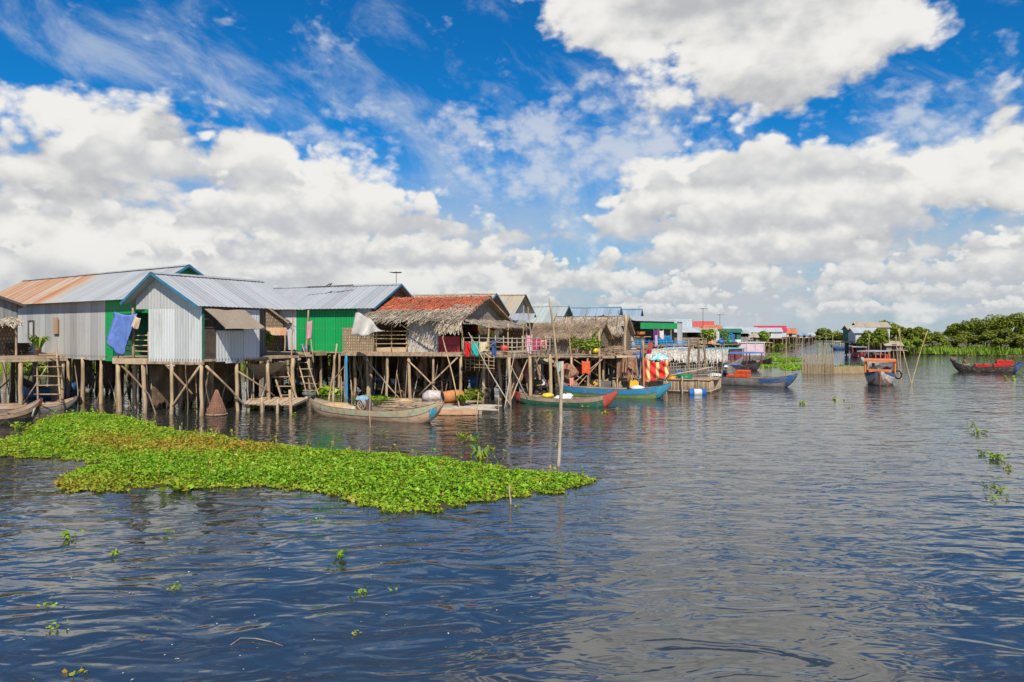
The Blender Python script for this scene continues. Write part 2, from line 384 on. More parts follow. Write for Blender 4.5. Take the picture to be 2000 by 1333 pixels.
# ---------------------------------------------------------------- materials of the village
NAIL = .5
def sheet_mat(name, base, sheet_var=.13, rust=0.0, rust_range=None, rough=.5, metal=.12, dirt=(.25, .22, .19), pitch=.8):
    """metal sheets: tone changes from sheet to sheet, streaks run down the ribs, rust where given (metres along the ridge)"""
    m, nt, b = newmat(name); L = nt.links.new
    tc = N(nt, 'ShaderNodeTexCoord'); sp = N(nt, 'ShaderNodeSeparateXYZ'); L(tc.outputs['UV'], sp.inputs[0])
    u, v = sp.outputs[0], sp.outputs[1]
    wn = N(nt, 'ShaderNodeTexWhiteNoise', noise_dimensions='1D'); L(math_(nt, 'FLOOR', math_(nt, 'DIVIDE', u, pitch)), wn.inputs['W'])
    val = N(nt, 'ShaderNodeMapRange', ins={1: 0, 2: 1, 3: 1 - sheet_var, 4: 1 + sheet_var}); L(wn.outputs[0], val.inputs[0])
    def nz(st, s, d=6.0):
        mp = N(nt, 'ShaderNodeMapping', ins={3: st}); L(tc.outputs['UV'], mp.inputs[0])
        n = N(nt, 'ShaderNodeTexNoise', ins={2: s, 3: d, 4: .62}); L(mp.outputs[0], n.inputs[0]); return n.outputs[0]
    st = nz((1.6, .16, 1), 2.2); bl = nz((.5, .5, 1), 1.1)
    col = mixc(nt, math_(nt, 'MULTIPLY', ramp(nt, st, .5, .72), .55), base, dirt)
    col = mixc(nt, math_(nt, 'MULTIPLY', ramp(nt, bl, .5, .75), .3), col, tuple(x * .75 for x in base))
    fv = math_(nt, 'ABSOLUTE', math_(nt, 'SUBTRACT', math_(nt, 'FRACT', math_(nt, 'DIVIDE', v, 1.05)), .5)); fu = math_(nt, 'ABSOLUTE', math_(nt, 'SUBTRACT', math_(nt, 'FRACT', math_(nt, 'DIVIDE', u, .17)), .5))
    col = mixc(nt, math_(nt, 'MULTIPLY', math_(nt, 'MULTIPLY', ramp(nt, fv, .475, .485), ramp(nt, fu, .30, .36)), NAIL), col, tuple(min(.8, x * .6 + .2) for x in base))   # nail heads
    su = math_(nt, 'ABSOLUTE', math_(nt, 'SUBTRACT', math_(nt, 'FRACT', math_(nt, 'DIVIDE', u, pitch)), .5))
    col = mixc(nt, math_(nt, 'MULTIPLY', ramp(nt, su, .46, .495), .45), col, tuple(x * .5 for x in dirt))   # sheet overlaps
    h = N(nt, 'ShaderNodeHueSaturation'); L(val.outputs[0], h.inputs['Value']); L(col, h.inputs['Color']); col = h.outputs[0]
    if rust:
        f = nz((1.1, .10, 1), 1.5, 7.0)
        if rust_range:
            r = N(nt, 'ShaderNodeMapRange', clamp=True, interpolation_type='SMOOTHSTEP', ins={1: rust_range[0], 2: rust_range[1], 3: .0, 4: 1.0}); L(u, r.inputs[0])
            f = math_(nt, 'ADD', f, math_(nt, 'MULTIPLY_ADD', r.outputs[0], .32, -.22))
        k = ramp(nt, f, .60 - rust * .2, .72)
        pale = ramp(nt, f, .44 - rust * .2, .62)
        col = mixc(nt, math_(nt, 'MULTIPLY', pale, .8), col, (.52, .40, .24))
        col = mixc(nt, math_(nt, 'MULTIPLY', k, .9), col, (.40, .13, .03))
    L(col, b.inputs['Base Color']); b.inputs['Roughness'].default_value = rough; b.inputs['Metallic'].default_value = metal
    MATS[name] = m
    return m
ROOF_GREY = sheet_mat('grey metal roof', (.36, .37, .375), sheet_var=.10)
ROOF_RUST = sheet_mat('grey metal roof with rusted end', (.37, .375, .37), sheet_var=.10, rust=.75, rust_range=(6.5, 11.5))
ROOF_TAN = sheet_mat('tan rusted metal roof', (.36, .32, .26), rust=.5)
ROOF_BLUE = sheet_mat('bluish metal roof', (.25, .33, .40))
ROOF_PALE = sheet_mat('pale green grey metal roof', (.36, .40, .37))
ROOF_WHITE = sheet_mat('pale far roof', (.44, .48, .48), sheet_var=.05)
ROOF_RED = sheet_mat('bright red roof', (.50, .09, .06), metal=0, rough=.5, dirt=(.45, .07, .05), sheet_var=.05)
ROOF_CRIM = sheet_mat('crimson roof', (.50, .03, .08), metal=0, rough=.5, dirt=(.4, .04, .08), sheet_var=.04)
ROOF_ORANGE = sheet_mat('orange tile roof', (.50, .15, .06), metal=0, rough=.6, dirt=(.4, .15, .1))
RUST_SHEET = sheet_mat('old rusty sheet', (.38, .17, .09), rust=.5, metal=0, rough=.7)
WALL_GREY = sheet_mat('dull grey metal wall', (.45, .44, .42), sheet_var=.15, dirt=(.30, .27, .23), metal=.15, rough=.55)
WALL_SILVER = sheet_mat('silver metal wall', (.53, .535, .52), sheet_var=.17, dirt=(.30, .27, .22), metal=.2, rough=.4)
WALL_WHITE = sheet_mat('white metal wall', (.50, .50, .51), sheet_var=.05, dirt=(.45, .44, .43), metal=0, rough=.5)
WALL_GREEN = sheet_mat('green painted metal wall', (.006, .30, .075), sheet_var=.05, dirt=(.012, .24, .07), metal=0, rough=.45)
WALL_DKGREEN = sheet_mat('dark green boards', (.015, .13, .075), sheet_var=.1, dirt=(.03, .10, .07), metal=0, rough=.6)
RED_SHEET = sheet_mat('red corrugated sheet', (.42, .035, .045), sheet_var=.2, dirt=(.42, .17, .13), metal=0, rough=.55, pitch=.3)
BLUE_TRIM = mat('blue painted trim', (.03, .17, .28), (.03, .12, .21), scale=4, rough=.5)
WOOD = mat('weathered grey wood', (.40, .29, .19), (.25, .175, .11), (.13, .10, .07), scale=2.2, bump=.3, stretch=(2, 2, .5))
WOOD_PALE = mat('pale new wood', (.52, .39, .25), (.40, .29, .18), scale=2.5, bump=.2)
WOOD_DARK = mat('dark wet wood', (.085, .065, .048), (.05, .038, .028), scale=2, bump=.3)
POST = mat('round timber posts', (.43, .31, .19), (.27, .185, .11), (.17, .12, .075), scale=1.6, bump=.4, stretch=(2, 2, .4))
POST_DARK = mat('dark shaded posts', (.23, .155, .095), (.14, .095, .06), scale=1.6, bump=.4)  # darker copy of the post colour; paints shade onto rear and far stilts
BAMBOO = mat('bamboo poles', (.50, .36, .19), (.37, .25, .13), scale=2, rough=.55)
BAMBOO_GREY = mat('grey bamboo', (.42, .36, .28), (.28, .23, .17), scale=2, rough=.6)
THATCH = mat('grey palm thatch', (.42, .345, .255), (.25, .20, .145), island=.45, scale=.9, rough=.9)
THATCH_BROWN = mat('brown thatch', (.32, .23, .15), (.19, .135, .085), island=.35, scale=.8, rough=.9)
THATCH_PALE = mat('pale woven thatch', (.50, .46, .40), (.38, .34, .29), island=.35, scale=.8, rough=.9)
THATCH_RED = mat('red stained thatch', (.52, .14, .065), (.40, .10, .05), (.30, .18, .11), island=.35, scale=.7, rough=.85)
DARK = mat('dark interior shade', (.02, .018, .016), rough=.9)  # near black colour stands in for the unlit rooms behind far windows
PLASTIC_WHITE = mat('milky plastic sheet', (.62, .59, .54), (.52, .48, .42), scale=2, rough=.35, trans=.35)
def weave_mat(name, a, b_, s=2.6, bw=.55, bh=.16, off=.5):
    m, nt, b = newmat(name); L = nt.links.new
    tc = N(nt, 'ShaderNodeTexCoord'); mp = N(nt, 'ShaderNodeMapping', ins={3: (s, s, s)}); L(tc.outputs['UV'], mp.inputs[0])
    br = N(nt, 'ShaderNodeTexBrick', offset=off, ins={1: (*a, 1), 2: (*b_, 1), 3: (*(x * .35 for x in a), 1), 4: 1.0, 5: .035, 7: .0, 8: bw, 9: bh}); L(mp.outputs[0], br.inputs[0])
    n = N(nt, 'ShaderNodeTexNoise', ins={2: 5.0, 3: 8.0}); L(mp.outputs[0], n.inputs[0])
    col = mixc(nt, math_(nt, 'MULTIPLY', ramp(nt, n.outputs[0], .45, .68), .7), br.outputs[0], tuple(x * .45 for x in a))
    L(col, b.inputs['Base Color']); b.inputs['Roughness'].default_value = .8
    bp = N(nt, 'ShaderNodeBump', ins={0: .6, 1: .02}); L(br.outputs[1], bp.inputs['Height']); L(bp.outputs[0], b.inputs['Normal'])
    MATS[name] = m; return m
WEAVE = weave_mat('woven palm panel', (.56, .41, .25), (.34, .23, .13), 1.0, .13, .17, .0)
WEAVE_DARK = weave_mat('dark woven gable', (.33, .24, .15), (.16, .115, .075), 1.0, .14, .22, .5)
WEAVE_GREY = weave_mat('grey woven panel', (.48, .40, .31), (.27, .22, .17), 1.0, .10, .62, .3)
BOARD_GREY = mat('grey board wall', (.22, .22, .21), (.16, .16, .155), scale=1.2, stretch=(4, 4, .3), rough=.85)

# ---------------------------------------------------------------- a stilt house
UPV = Vector((0, 0, 1))
class House:
    """local frame: a along the ridge (e1), b across (e2), origin at one wall corner"""
    def __init__(s, name, label, O, e1, e2, L, W, z0, prof, roof_m, og=(.35, .35), pitch=.27, amp=.016, cat='house', group='stilt houses along the channel', trim=None, ridge=True, thick=None):
        s.O = Vector((O[0], O[1], 0)); s.e1 = Vector((*e1, 0)).normalized(); s.e2 = Vector((*e2, 0)).normalized()
        s.L, s.W, s.z0, s.prof, s.og = L, W, z0, prof, og
        s.root = thing(name, label, cat, s.O, group)
        rf = MB()
        a0, a1 = -og[0], L + og[1]
        for (ba, za), (bb, zb) in ((prof[0], prof[1]), (prof[2], prof[1])):
            lo, hi = s.p(a0, ba, za), s.p(a0, bb, zb)
            up = hi - lo; n = s.e1.cross(up); n = n if n.z > 0 else -n
            if amp == 'slab':
                rf.prism([lo, s.p(a1, ba, za), s.p(a1, bb, zb), hi], n.normalized() * (thick or .12))
            else:
                rf.sheet(lo, s.e1, a1 - a0, up, 0, up.length, pitch, amp, n.normalized())
        s.roof = rf.build('roof', roof_m, s.root)
        if ridge and amp != 'slab':
            rc = MB(); (br, zr) = prof[1]
            for d in (-1, 1):
                rc.prism([s.p(a0, br, zr + .05), s.p(a1, br, zr + .05), s.p(a1, br + d * .2, zr - .05), s.p(a0, br + d * .2, zr - .05)], (0, 0, .012))
            rc.build('ridge_cap', roof_m, s.roof)
        if trim:
            m, ends = trim
            for e in ends:
                aa = a0 - .02 if e == 0 else a1 + .02
                for k in (0, 2):
                    bb = MB(); q, r = s.p(aa, *prof[k]), s.p(aa, *prof[1])
                    bb.beam(q + UPV * (-.03), r + UPV * (-.03), .03, .12); bb.build('bargeboard', m, s.root)
        # beams under the roof edge
    def p(s, a, b, z): return s.O + s.e1 * a + s.e2 * b + UPV * z
    def rz(s, b):
        (b0, z0), (b1, z1), (b2, z2) = s.prof
        return z0 + (z1 - z0) * (b - b0) / (b1 - b0) if b < b1 else z1 + (z2 - z1) * (b - b1) / (b2 - b1)
    def wall(s, side, x0, x1, zlo, zhi, m, kind='sheet', pitch=.17, amp=.012, name='wall', wob=0.0, off=0.0, label=None):
        mb = MB()
        if side in 'AB':
            b = -off if side == 'A' else s.W + off; st = s.p(x0, b, 0); eu = s.e1; n = -s.e2 if side == 'A' else s.e2
            top = zhi if zhi is not None else s.rz(max(b, s.prof[0][0])) - .04
        else:
            a = -off if side == 'G0' else s.L + off; st = s.p(a, x0, 0); eu = s.e2; n = -s.e1 if side == 'G0' else s.e1
            top = zhi if zhi is not None else (lambda u: s.rz(x0 + u) - .04)
        if kind == 'sheet':
            if callable(top): # keep the peak in the outline
                br = s.prof[1][0]
                if x0 < br < x1:
                    mb.sheet(st, eu, br - x0, UPV, zlo, top, pitch, amp, n, 1, wob)
                    mb.sheet(st + eu * (br - x0), eu, x1 - br, UPV, zlo, (lambda u: s.rz(br + u) - .04), pitch, amp, n, 1, wob)
                else: mb.sheet(st, eu, x1 - x0, UPV, zlo, top, pitch, amp, n, 1, wob)
            else: mb.sheet(st, eu, x1 - x0, UPV, zlo, top, pitch, amp, n, 1, wob)
        else:  # flat panel with thickness
            if callable(top):
                br = s.prof[1][0]; us = [0] + ([br - x0] if x0 < br < x1 else []) + [x1 - x0]
                pts = [st + UPV * zlo, st + eu * (x1 - x0) + UPV * zlo] + [st + eu * u + UPV * top(u) for u in reversed(us)]
            else: pts = [st + UPV * zlo, st + eu * (x1 - x0) + UPV * zlo, st + eu * (x1 - x0) + UPV * top, st + UPV * top]
            mb.prism(pts, -n * .04)
            if kind == 'thatch' and not callable(top):
                mb.strands(st + UPV * top + n * .03, eu, x1 - x0, (0, 0, -1), top - zlo - .15, int((x1 - x0) * (top - zlo) * 55), .42, .06, .03, .12, n)
        o = mb.build(name, m, s.root)
        if label: o['label'] = label
        return o
    def floor(s, a0=0, a1=None, b0=0, b1=None, t=.12, m=None, name='floor', dz=0):
        a1 = s.L if a1 is None else a1; b1 = s.W if b1 is None else b1
        z = s.z0 + dz
        mb = MB(); mb.prism([s.p(a0, b0, z - t), s.p(a1, b0, z - t), s.p(a1, b1, z - t), s.p(a0, b1, z - t)], (0, 0, t))
        k = int((a1 - a0) / 1.6)
        for i in range(k + 1):
            a = a0 + (a1 - a0) * i / max(k, 1); mb.beam(s.p(a, b0 - .08, z - t - .075), s.p(a, b1 + .05, z - t - .075), .09, .13)
        return mb.build(name, m or WOOD, s.root)
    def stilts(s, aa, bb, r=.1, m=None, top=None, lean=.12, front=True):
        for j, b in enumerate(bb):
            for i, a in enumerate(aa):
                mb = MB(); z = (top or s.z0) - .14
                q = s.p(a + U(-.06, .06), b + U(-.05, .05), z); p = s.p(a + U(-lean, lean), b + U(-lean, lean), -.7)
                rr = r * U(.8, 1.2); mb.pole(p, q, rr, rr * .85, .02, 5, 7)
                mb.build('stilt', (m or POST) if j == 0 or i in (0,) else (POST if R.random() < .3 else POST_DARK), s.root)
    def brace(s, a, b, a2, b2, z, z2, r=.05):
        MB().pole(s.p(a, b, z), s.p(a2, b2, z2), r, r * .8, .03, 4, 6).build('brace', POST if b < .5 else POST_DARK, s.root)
    def thatch(s, m, fringe=.5, dens=34, both=(0,), length=.55, wid=.07, part='thatch_layer', v0=0.0, v1=1.0, lift=.07, jit=.22):
        for k in ((0,) if both == (0,) else (0, 2)):
            mb = MB(); a0, a1 = -s.og[0], s.L + s.og[1]
            top, bot = s.p(a0, *s.prof[1]), s.p(a0, *s.prof[k]); d = bot - top; L = d.length; dn = d.normalized()
            n = s.e1.cross(dn); n = n if n.z > 0 else -n
            o = top + dn * (L * v0) + n * .13
            lv = L * (v1 - v0)
            mb.strands(o, s.e1, a1 - a0, dn, lv, int((a1 - a0) * lv * dens), length, wid, lift, jit, n, .1)
            if fringe and v1 >= 1: mb.strands(bot + n * .08 - dn * .25, s.e1, a1 - a0, dn, .25, int((a1 - a0) * 26), fringe, wid, .08, jit * 1.4, n, .5)
            mb.build(part, m, s.roof)
def rail(root, pts, z0, hs, m=BAMBOO, r=.022, post=1.0, name='railing', ph=None):
    """poles between posts along a polyline; pts are ground points"""
    mb = MB(); ph = ph or max(hs) + .08
    for p, q in zip(pts[:-1], pts[1:]):
        p, q = Vector(p), Vector(q); L = (q - p).length; n = max(1, int(L / post))
        for i in range(n + 1):
            c = p.lerp(q, i / n); mb.pole(V(c.x, c.y, z0), V(c.x + U(-.02, .02), c.y, z0 + ph * U(.92, 1.1)), r, r * .9, .02, 2, 5)
        for h in hs: mb.pole(V(p.x, p.y, z0 + h + U(-.03, .03)) - (q - p) * .02, V(q.x, q.y, z0 + h + U(-.04, .04)) + (q - p) * .03, r, r * .85, .015, 4, 5)
    return mb.build(name, m, root)

# ================= HOUSE B: the long grey house with the rusty roof end
u53 = (.55, .835); v53 = (-.835, .55)
hB = House('stilt_house', 'long grey metal house with rusted roof end and one green wall panel', (-19.9, 35.95), v53, u53, 20.0, 5.6, 2.66,
           [(-.42, 5.68), (2.8, 7.7), (6.05, 5.68)], ROOF_RUST, (.45, .45), trim=(BLUE_TRIM, (0,)), pitch=.3)
hB.wall('A', 3.0, 8.6, 2.42, None, WALL_GREY, wob=.04, label='dull grey ribbed metal wall in the shade of the eave')
hB.wall('A', 8.6, 20, 2.5, None, WALL_GREY, wob=.05)
hB.wall('A', 2.15, 3.0, 2.38, None, WALL_GREEN, label='narrow bright green wall panel beside the porch')
hB.wall('A', -.1, 2.15, 4.95, None, WALL_GREEN, label='green strip over the porch opening')
hB.wall('G0', 0, 5.6, 5.0, None, WALL_GREEN); hB.wall('G0', 2.8, 5.6, 2.6, 5.0, WALL_GREEN); hB.wall('G1', 0, 5.6, 2.6, None, WALL_GREY)
mb = MB()
mb.prism([hB.p(2.2, .05, 2.6), hB.p(2.2, 2.8, 2.6), hB.p(2.2, 2.8, 5.2), hB.p(2.2, .05, 5.2)], hB.e1 * .04); mb.prism([hB.p(0, 2.85, 2.6), hB.p(2.2, 2.85, 2.6), hB.p(2.2, 2.85, 5.2), hB.p(0, 2.85, 5.2)], hB.e2 * .04)
mb.build('inner_wall', WALL_DKGREEN, hB.root)
hB.wall('B', 0, 20, 2.6, None, WALL_GREY)
hB.floor()
hB.stilts([.1, 1.9, 3.6, 5.6, 7.6, 9.6, 11.8, 14, 16.3, 18.6], [.05, 1.9, 3.7, 5.4], .12)
for a in (3.6, 7.6, 11.8, 16.3): hB.brace(a, 1.2, a - 2.0, 1.2, 0.1, 2.3)
for a in (1.9, 5.6, 9.6): hB.brace(a, 3.0, a + 2.0, 3.0, .2, 2.3)
MB().box(hB.p(12.0, -.03, 4.15), (.6, .05, 1.02), hB.e1, hB.e2).build('window_shutter', WALL_SILVER, hB.root)
mb = MB(); a0 = 12.0
for da in (-.33, .33): mb.beam(hB.p(a0 + da, -.05, 3.55), hB.p(a0 + da, -.05, 4.68), .07)
for z in (3.57, 4.66): mb.beam(hB.p(a0 - .33, -.05, z), hB.p(a0 + .33, -.05, z), .08)
mb.build('window_frame', WOOD_DARK, hB.root)
single(MB().box(hB.p(8.6, -.1, 4.35), (.62, .03, .98), hB.e1, hB.e2), 'rusty_plate', RUST_SHEET, 'small rust stained plate fixed to the grey metal wall above the ladder', 'metal sheet')

# ================= HOUSE C: the small silver house in front
uC = (.5, .866); vC = (-.95, .3)
hC = House('stilt_house', 'small silver metal house with blue edged gable and woven awning', (-14.75, 32.5), uC, vC, 5.8, 4.1, 2.68,
           [(-.22, 5.2), (2.54, 6.84), (4.4, 5.38)], ROOF_GREY, (.45, .35), trim=(BLUE_TRIM, (0,)), pitch=.24)
hC.wall('G0', 0, 3.24, 2.42, 5.1, WALL_SILVER, pitch=.16, amp=.02, wob=.12, label='shiny silver ribbed gable wall with ragged lower edge')
hC.wall('G0', 0.05, 1.75, 5.1, None, WALL_SILVER, pitch=.2, off=-.03); hC.wall('G0', 1.75, 4.05, 5.1, None, WALL_GREY, pitch=.2, off=-.03, label='duller grey half of the upper gable')
hC.wall('A', 0.0, .12, 2.6, 5.15, WALL_DKGREEN, kind='flat'); hC.wall('A', 2.35, 3.3, 2.62, 5.12, WALL_WHITE, label='plain white wall panel at the end of the side wall')
hC.wall('A', .12, .75, 2.66, 4.12, WOOD_DARK, kind='flat'); hC.wall('A', .75, 2.35, 2.5, 4.05, WALL_SILVER, wob=.08)
hC.wall('B', .8, 5.8, 2.7, None, WALL_GREY); hC.wall('G1', 2.0, 4.1, 2.7, None, WALL_GREY)
mbq = MB(); mbq.prism([hC.p(3.3, 0, 2.7), hC.p(3.3, 4.0, 2.7), hC.p(3.3, 4.0, 5.2), hC.p(3.3, 0, 5.2)], hC.e1 * .04); mbq.build('wall', WALL_GREY, hC.root)
mbq = MB()
for z in (4.2, 4.6): mbq.beam(hC.p(.15, .02, z), hC.p(2.35, .02, z), .05)
mbq.beam(hC.p(1.25, .02, 4.0), hC.p(1.25, .02, 5.1), .05); mbq.build('window_frame', WOOD_DARK, hC.root)
aw = MB()
def awf(i, j):
    a = .0 + 2.3 * i + .25 * j; out = -.12 - .95 * j; z = 5.06 - .88 * j - .07 * math.sin(i * 3.1) * j + .03 * math.sin(i * 9 + j * 4)
    return hC.p(a, out, z)
aw.grid(awf, 14, 8, False); awo = aw.build('awning', weave_mat('woven awning mat', (.47, .37, .27), (.40, .31, .22), 9), hC.root)
awo.modifiers.new('thickness', 'SOLIDIFY').thickness = .03
aw = MB(); aw.pole(hC.p(.22, -1.1, 4.15), hC.p(2.6, -1.12, 4.12), .025); aw.build('awning_pole', BAMBOO_GREY, hC.root)
hC.floor(0, 6.0, 0, 5.3)
rail(hC.root, [hC.p(.05, 3.3, 0), hC.p(.05, 5.2, 0)], 2.68, (.35, .62, .9, 1.12), BAMBOO, .03, .9)
MB().prism([hC.p(-.12, 3.25, 2.4), hC.p(-.12, 5.35, 2.4), hC.p(-.12, 5.35, 2.68), hC.p(-.12, 3.25, 2.68)], hC.e1 * .06).build('fascia_board', WOOD_PALE, hC.root)
MB().pole(hC.p(0, 4.15, 2.5), hC.p(0, 4.2, 5.35), .07).build('porch_post', POST, hC.root)
MB().pole(hC.p(5.5, 0.05, 2.5), hC.p(5.6, .05, 5.2), .05).build('porch_post', POST, hC.root)
hC.stilts([.05, 2.0, 3.9, 5.6], [.05, 1.85, 3.6, 5.1], .115)
hC.brace(.0, .1, .0, 2.0, 2.4, .1, .06); hC.brace(.02, 2.2, .02, .6, 2.4, 1.0, .06)
hC.brace(.2, .0, 2.6, -.2, 2.35, -.1, .06); hC.brace(2.0, .0, 4.2, -.1, 2.0, .6, .045); hC.brace(0, 4.9, 0, 3.2, 2.3, .9, .06); hC.brace(0, 3.2, 0, 2.7, .9, -.3, .045)
# ================= HOUSE A: the brown shack at the picture edge
hA = House('stilt_house', 'dark brown shack with thatched porch and rusty gable beside the long grey house', (-26.0, 35.9), (-.62, .78), (-.78, -.62), 5.5, 5.4, 2.75,
           [(-.35, 5.35), (2.6, 6.6), (5.8, 5.2)], RUST_SHEET, (.4, .3), trim=(WOOD_DARK, (0,)))
hA.wall('G0', 0, 5.4, 4.6, None, BOARD_GREY, label='grey metal gable with a rust patch'); hA.wall('A', 0, 5.5, 2.7, None, WEAVE_DARK, kind='flat')
hA.wall('G0', 0, .9, 2.75, 4.6, WEAVE_DARK, kind='flat'); hA.wall('G0', 2.6, 5.4, 2.75, 4.6, WEAVE_DARK, kind='flat'); hA.wall('G1', 0, 5.4, 2.7, None, BOARD_GREY); hA.wall('B', 0, 5.5, 2.7, None, BOARD_GREY)
mb = MB(); mb.prism([hA.p(-.02, -.15, 4.6), hA.p(-.02, 5.4, 4.6), hA.p(-1.2, 5.4, 4.3), hA.p(-1.2, -.15, 4.3)], (0, 0, .06))
mb.strands(hA.p(0, -.2, 4.72), hA.e2, 5.7, hA.p(-1.2, 0, 4.3) - hA.p(0, 0, 4.6), 1.25, 420, .5, .07, .07, .25, None, .4); mb.build('porch_roof', THATCH, hA.root)
for b in (.1, 2.2, 4.4): MB().pole(hA.p(-1.0, b, 2.5), hA.p(-1.0, b, 4.35), .06).build('porch_post', POST, hA.root)
hA.floor(-2.4, 5.5, -1.9, 5.4)
rr = MB()
for i in range(34): rr.pole(hA.p(-.1 + U(-.15, .15), .6 - U(0, .3), 2.79 + i * .018), hA.p(-.1 + U(-.15, .15), -.5 + U(-.2, .1), 2.79 + i * .018), .022, .018, .03, 3, 4)
single(rr, 'firewood_stack', WOOD_DARK, 'low dark stack of firewood sticks on the shack deck before the grey wall', 'firewood')
hA.stilts([-2.3, -.6, 1.2, 3.2, 5.3], [-1.8, 0, 1.8, 3.6, 5.3], .1, lean=.16)
for i in range(12):
    a, b = U(-2.2, 4), U(-1.8, 5); hA.brace(a, b, a + U(-1.5, 1.5), b + U(-1.5, 1.5), U(0, .6), U(1.6, 2.4), .04)

# ================= HOUSE D: thatched shack seen between C and the green house
hD = House('stilt_house', 'small dark thatched hut with rusty lean-to between the silver and the green house', (-14.9, 44.5), (-.3, .95), (-.95, -.3), 3.6, 3.4, 2.75,
           [(-.3, 4.5), (1.6, 6.0), (3.6, 4.5)], THATCH_BROWN, (.3, .3), amp='slab')
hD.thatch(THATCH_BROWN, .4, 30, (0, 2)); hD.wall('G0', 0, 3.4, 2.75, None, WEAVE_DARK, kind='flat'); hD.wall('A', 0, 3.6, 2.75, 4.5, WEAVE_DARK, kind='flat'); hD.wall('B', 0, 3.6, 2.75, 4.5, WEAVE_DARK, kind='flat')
mb = MB(); mb.sheet(hD.p(-.05, -.2, 4.25), hD.e2, 2.6, hD.p(-1.1, 0, 3.75) - hD.p(0, 0, 4.25), 0, 1.2, .2, .02); mb.build('lean_to', RUST_SHEET, hD.root)
hD.floor(-4.2, 3.6, -1.6, 4.6); hD.stilts([-4.0, -2, 0, 1.8, 3.5], [-1.5, .2, 1.8, 3.4, 4.5], .09)
for b in (-.1, 2.2): MB().pole(hD.p(-1.1, b, 2.6), hD.p(-1.1, b, 3.8), .05).build('porch_post', POST, hD.root)
MB().pole(hD.p(-3.9, -1.4, 2.6), hD.p(-3.8, -1.5, 5.3), .09, .05).build('porch_post', POST, hD.root)
# ================= HOUSE E: green wall
uE = (.35, .937); vE = (-.937, .35)
hE = House('stilt_house', 'bright green walled house with grey metal roof and woven blue edged gable', (-8.7, 42.45), vE, uE, 10.5, 5.8, 2.75,
           [(-.42, 5.43), (2.95, 7.12), (6.2, 5.4)], ROOF_GREY, (.4, .4), trim=(BLUE_TRIM, (0,)), pitch=.3)
hE.wall('A', 1.1, 5.7, 2.72, None, WALL_GREEN, pitch=.2, label='long bright green ribbed wall'); hE.wall('A', 5.7, 10.5, 2.8, None, WALL_WHITE)
hE.wall('A', 0, 1.1, 2.75, None, WALL_SILVER, label='silver foil covered corner of the green house')
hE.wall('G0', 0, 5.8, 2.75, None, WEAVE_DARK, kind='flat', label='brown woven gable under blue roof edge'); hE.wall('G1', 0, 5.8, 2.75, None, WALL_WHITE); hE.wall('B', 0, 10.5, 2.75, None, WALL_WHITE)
hE.floor(); hE.stilts([.1, 1.3, 2.5, 3.9, 5.6, 7.4, 9.2, 10.4], [.05, 1.9, 3.8, 5.7], .095)
hE.floor(3.4, 6.8, -1.4, -.05, name='porch_floor'); hE.stilts([3.5, 5.0, 6.7], [-1.3], .08)
for a in (1.6, 4.2): hE.brace(a, .0, a + 1.8, .0, 2.3, .3, .04)
for k in range(14): hE.brace(U(0, 9), U(1, 5), U(0, 9), U(1, 5), U(0, .5), U(1.5, 2.3), .04)
# rusty roof behind the silver house
hE2 = House('stilt_house', 'house behind the green one, only its orange rusty roof showing', (-13.2, 55.0), vE, uE, 9, 5.5, 2.8, [(-.4, 5.7), (2.75, 7.75), (5.9, 5.7)], ROOF_ORANGE, (.3, .3))
hE2.wall('A', 0, 9, 2.8, None, WALL_GREY); hE2.wall('G0', 0, 5.5, 2.8, None, WALL_GREY); hE2.floor(); hE2.stilts([.2, 3, 6, 8.8], [.1, 2.7, 5.4])

# ================= HOUSE F: red and grey thatch
uF = (.42, .907); vF = (-.97, .25)
hF = House('stilt_house', 'thatched house with red stained roof top and ragged grey palm eaves', (-3.05, 40.35), vF, uF, 5.75, 5.7, 2.78,
           [(-.55, 4.62), (2.85, 6.1), (6.3, 4.6)], THATCH_BROWN, (.45, .35), amp='slab', thick=.1)
hF.thatch(THATCH_RED, 0, 130, (0, 2), .5, .045, 'thatch_layer', 0.0, .62)
hF.thatch(THATCH, .5, 110, (0, 2), .55, .045, 'palm_leaf_layer', .58, 1.0, .09)
mb = MB(); nrmF = V(0, 0, 1)
d = hF.p(0, -.55, 4.62) - hF.p(0, 2.85, 6.1)
mb.strands(hF.p(-.4, 1.5, 5.62), hF.e1, 1.5, d, 1.7, 240, .55, .08, .12, .3, None, .25)
mb.strands(hF.p(-.4, -.5, 4.66), hF.e1, 1.5, V(-.2, -.5, -1).normalized(), .5, 150, .5, .08, .15, .35, (0, -1, .3), .2); mb.build('palm_leaf_layer', THATCH, hF.roof)
hF.wall('A', 5.45, 7.5, 2.78, 4.25, WEAVE, kind='flat', off=.25, label='tan woven mat wall beside the plastic sheet')
hF.wall('A', 1.35, 3.3, 2.62, 4.6, THATCH_PALE, kind='thatch', label='grey palm leaf wall with ragged bottom')
rs = MB(); rs.sheet(hF.p(0, -.06, 2.62), UPV, 1.1, hF.e1, 0, 1.35, .12, .03, -hF.e2); o = rs.build('wall', RED_SHEET, hF.root); o['label'] = 'faded red corrugated low wall'
hF.wall('A', 3.3, 5.45, 2.62, 3.05, WOOD_PALE, kind='flat', off=.02, name='low_board')
rail(hF.root, [hF.p(3.3, -.1, 0), hF.p(5.45, -.2, 0)], 2.8, (.45, .75, 1.0, 1.25), BAMBOO, .03, 1.1)
hF.wall('G0', 0, 5.7, 4.55, None, WEAVE_GREY, kind='flat', label='grey woven gable under the thatch')
mb = MB(); mb.prism([hF.p(-.45, -.3, 4.62), hF.p(-.45, 5.6, 4.6), hF.p(-1.9, 5.6, 4.22), hF.p(-1.9, -.3, 4.22)], (0, 0, .05))
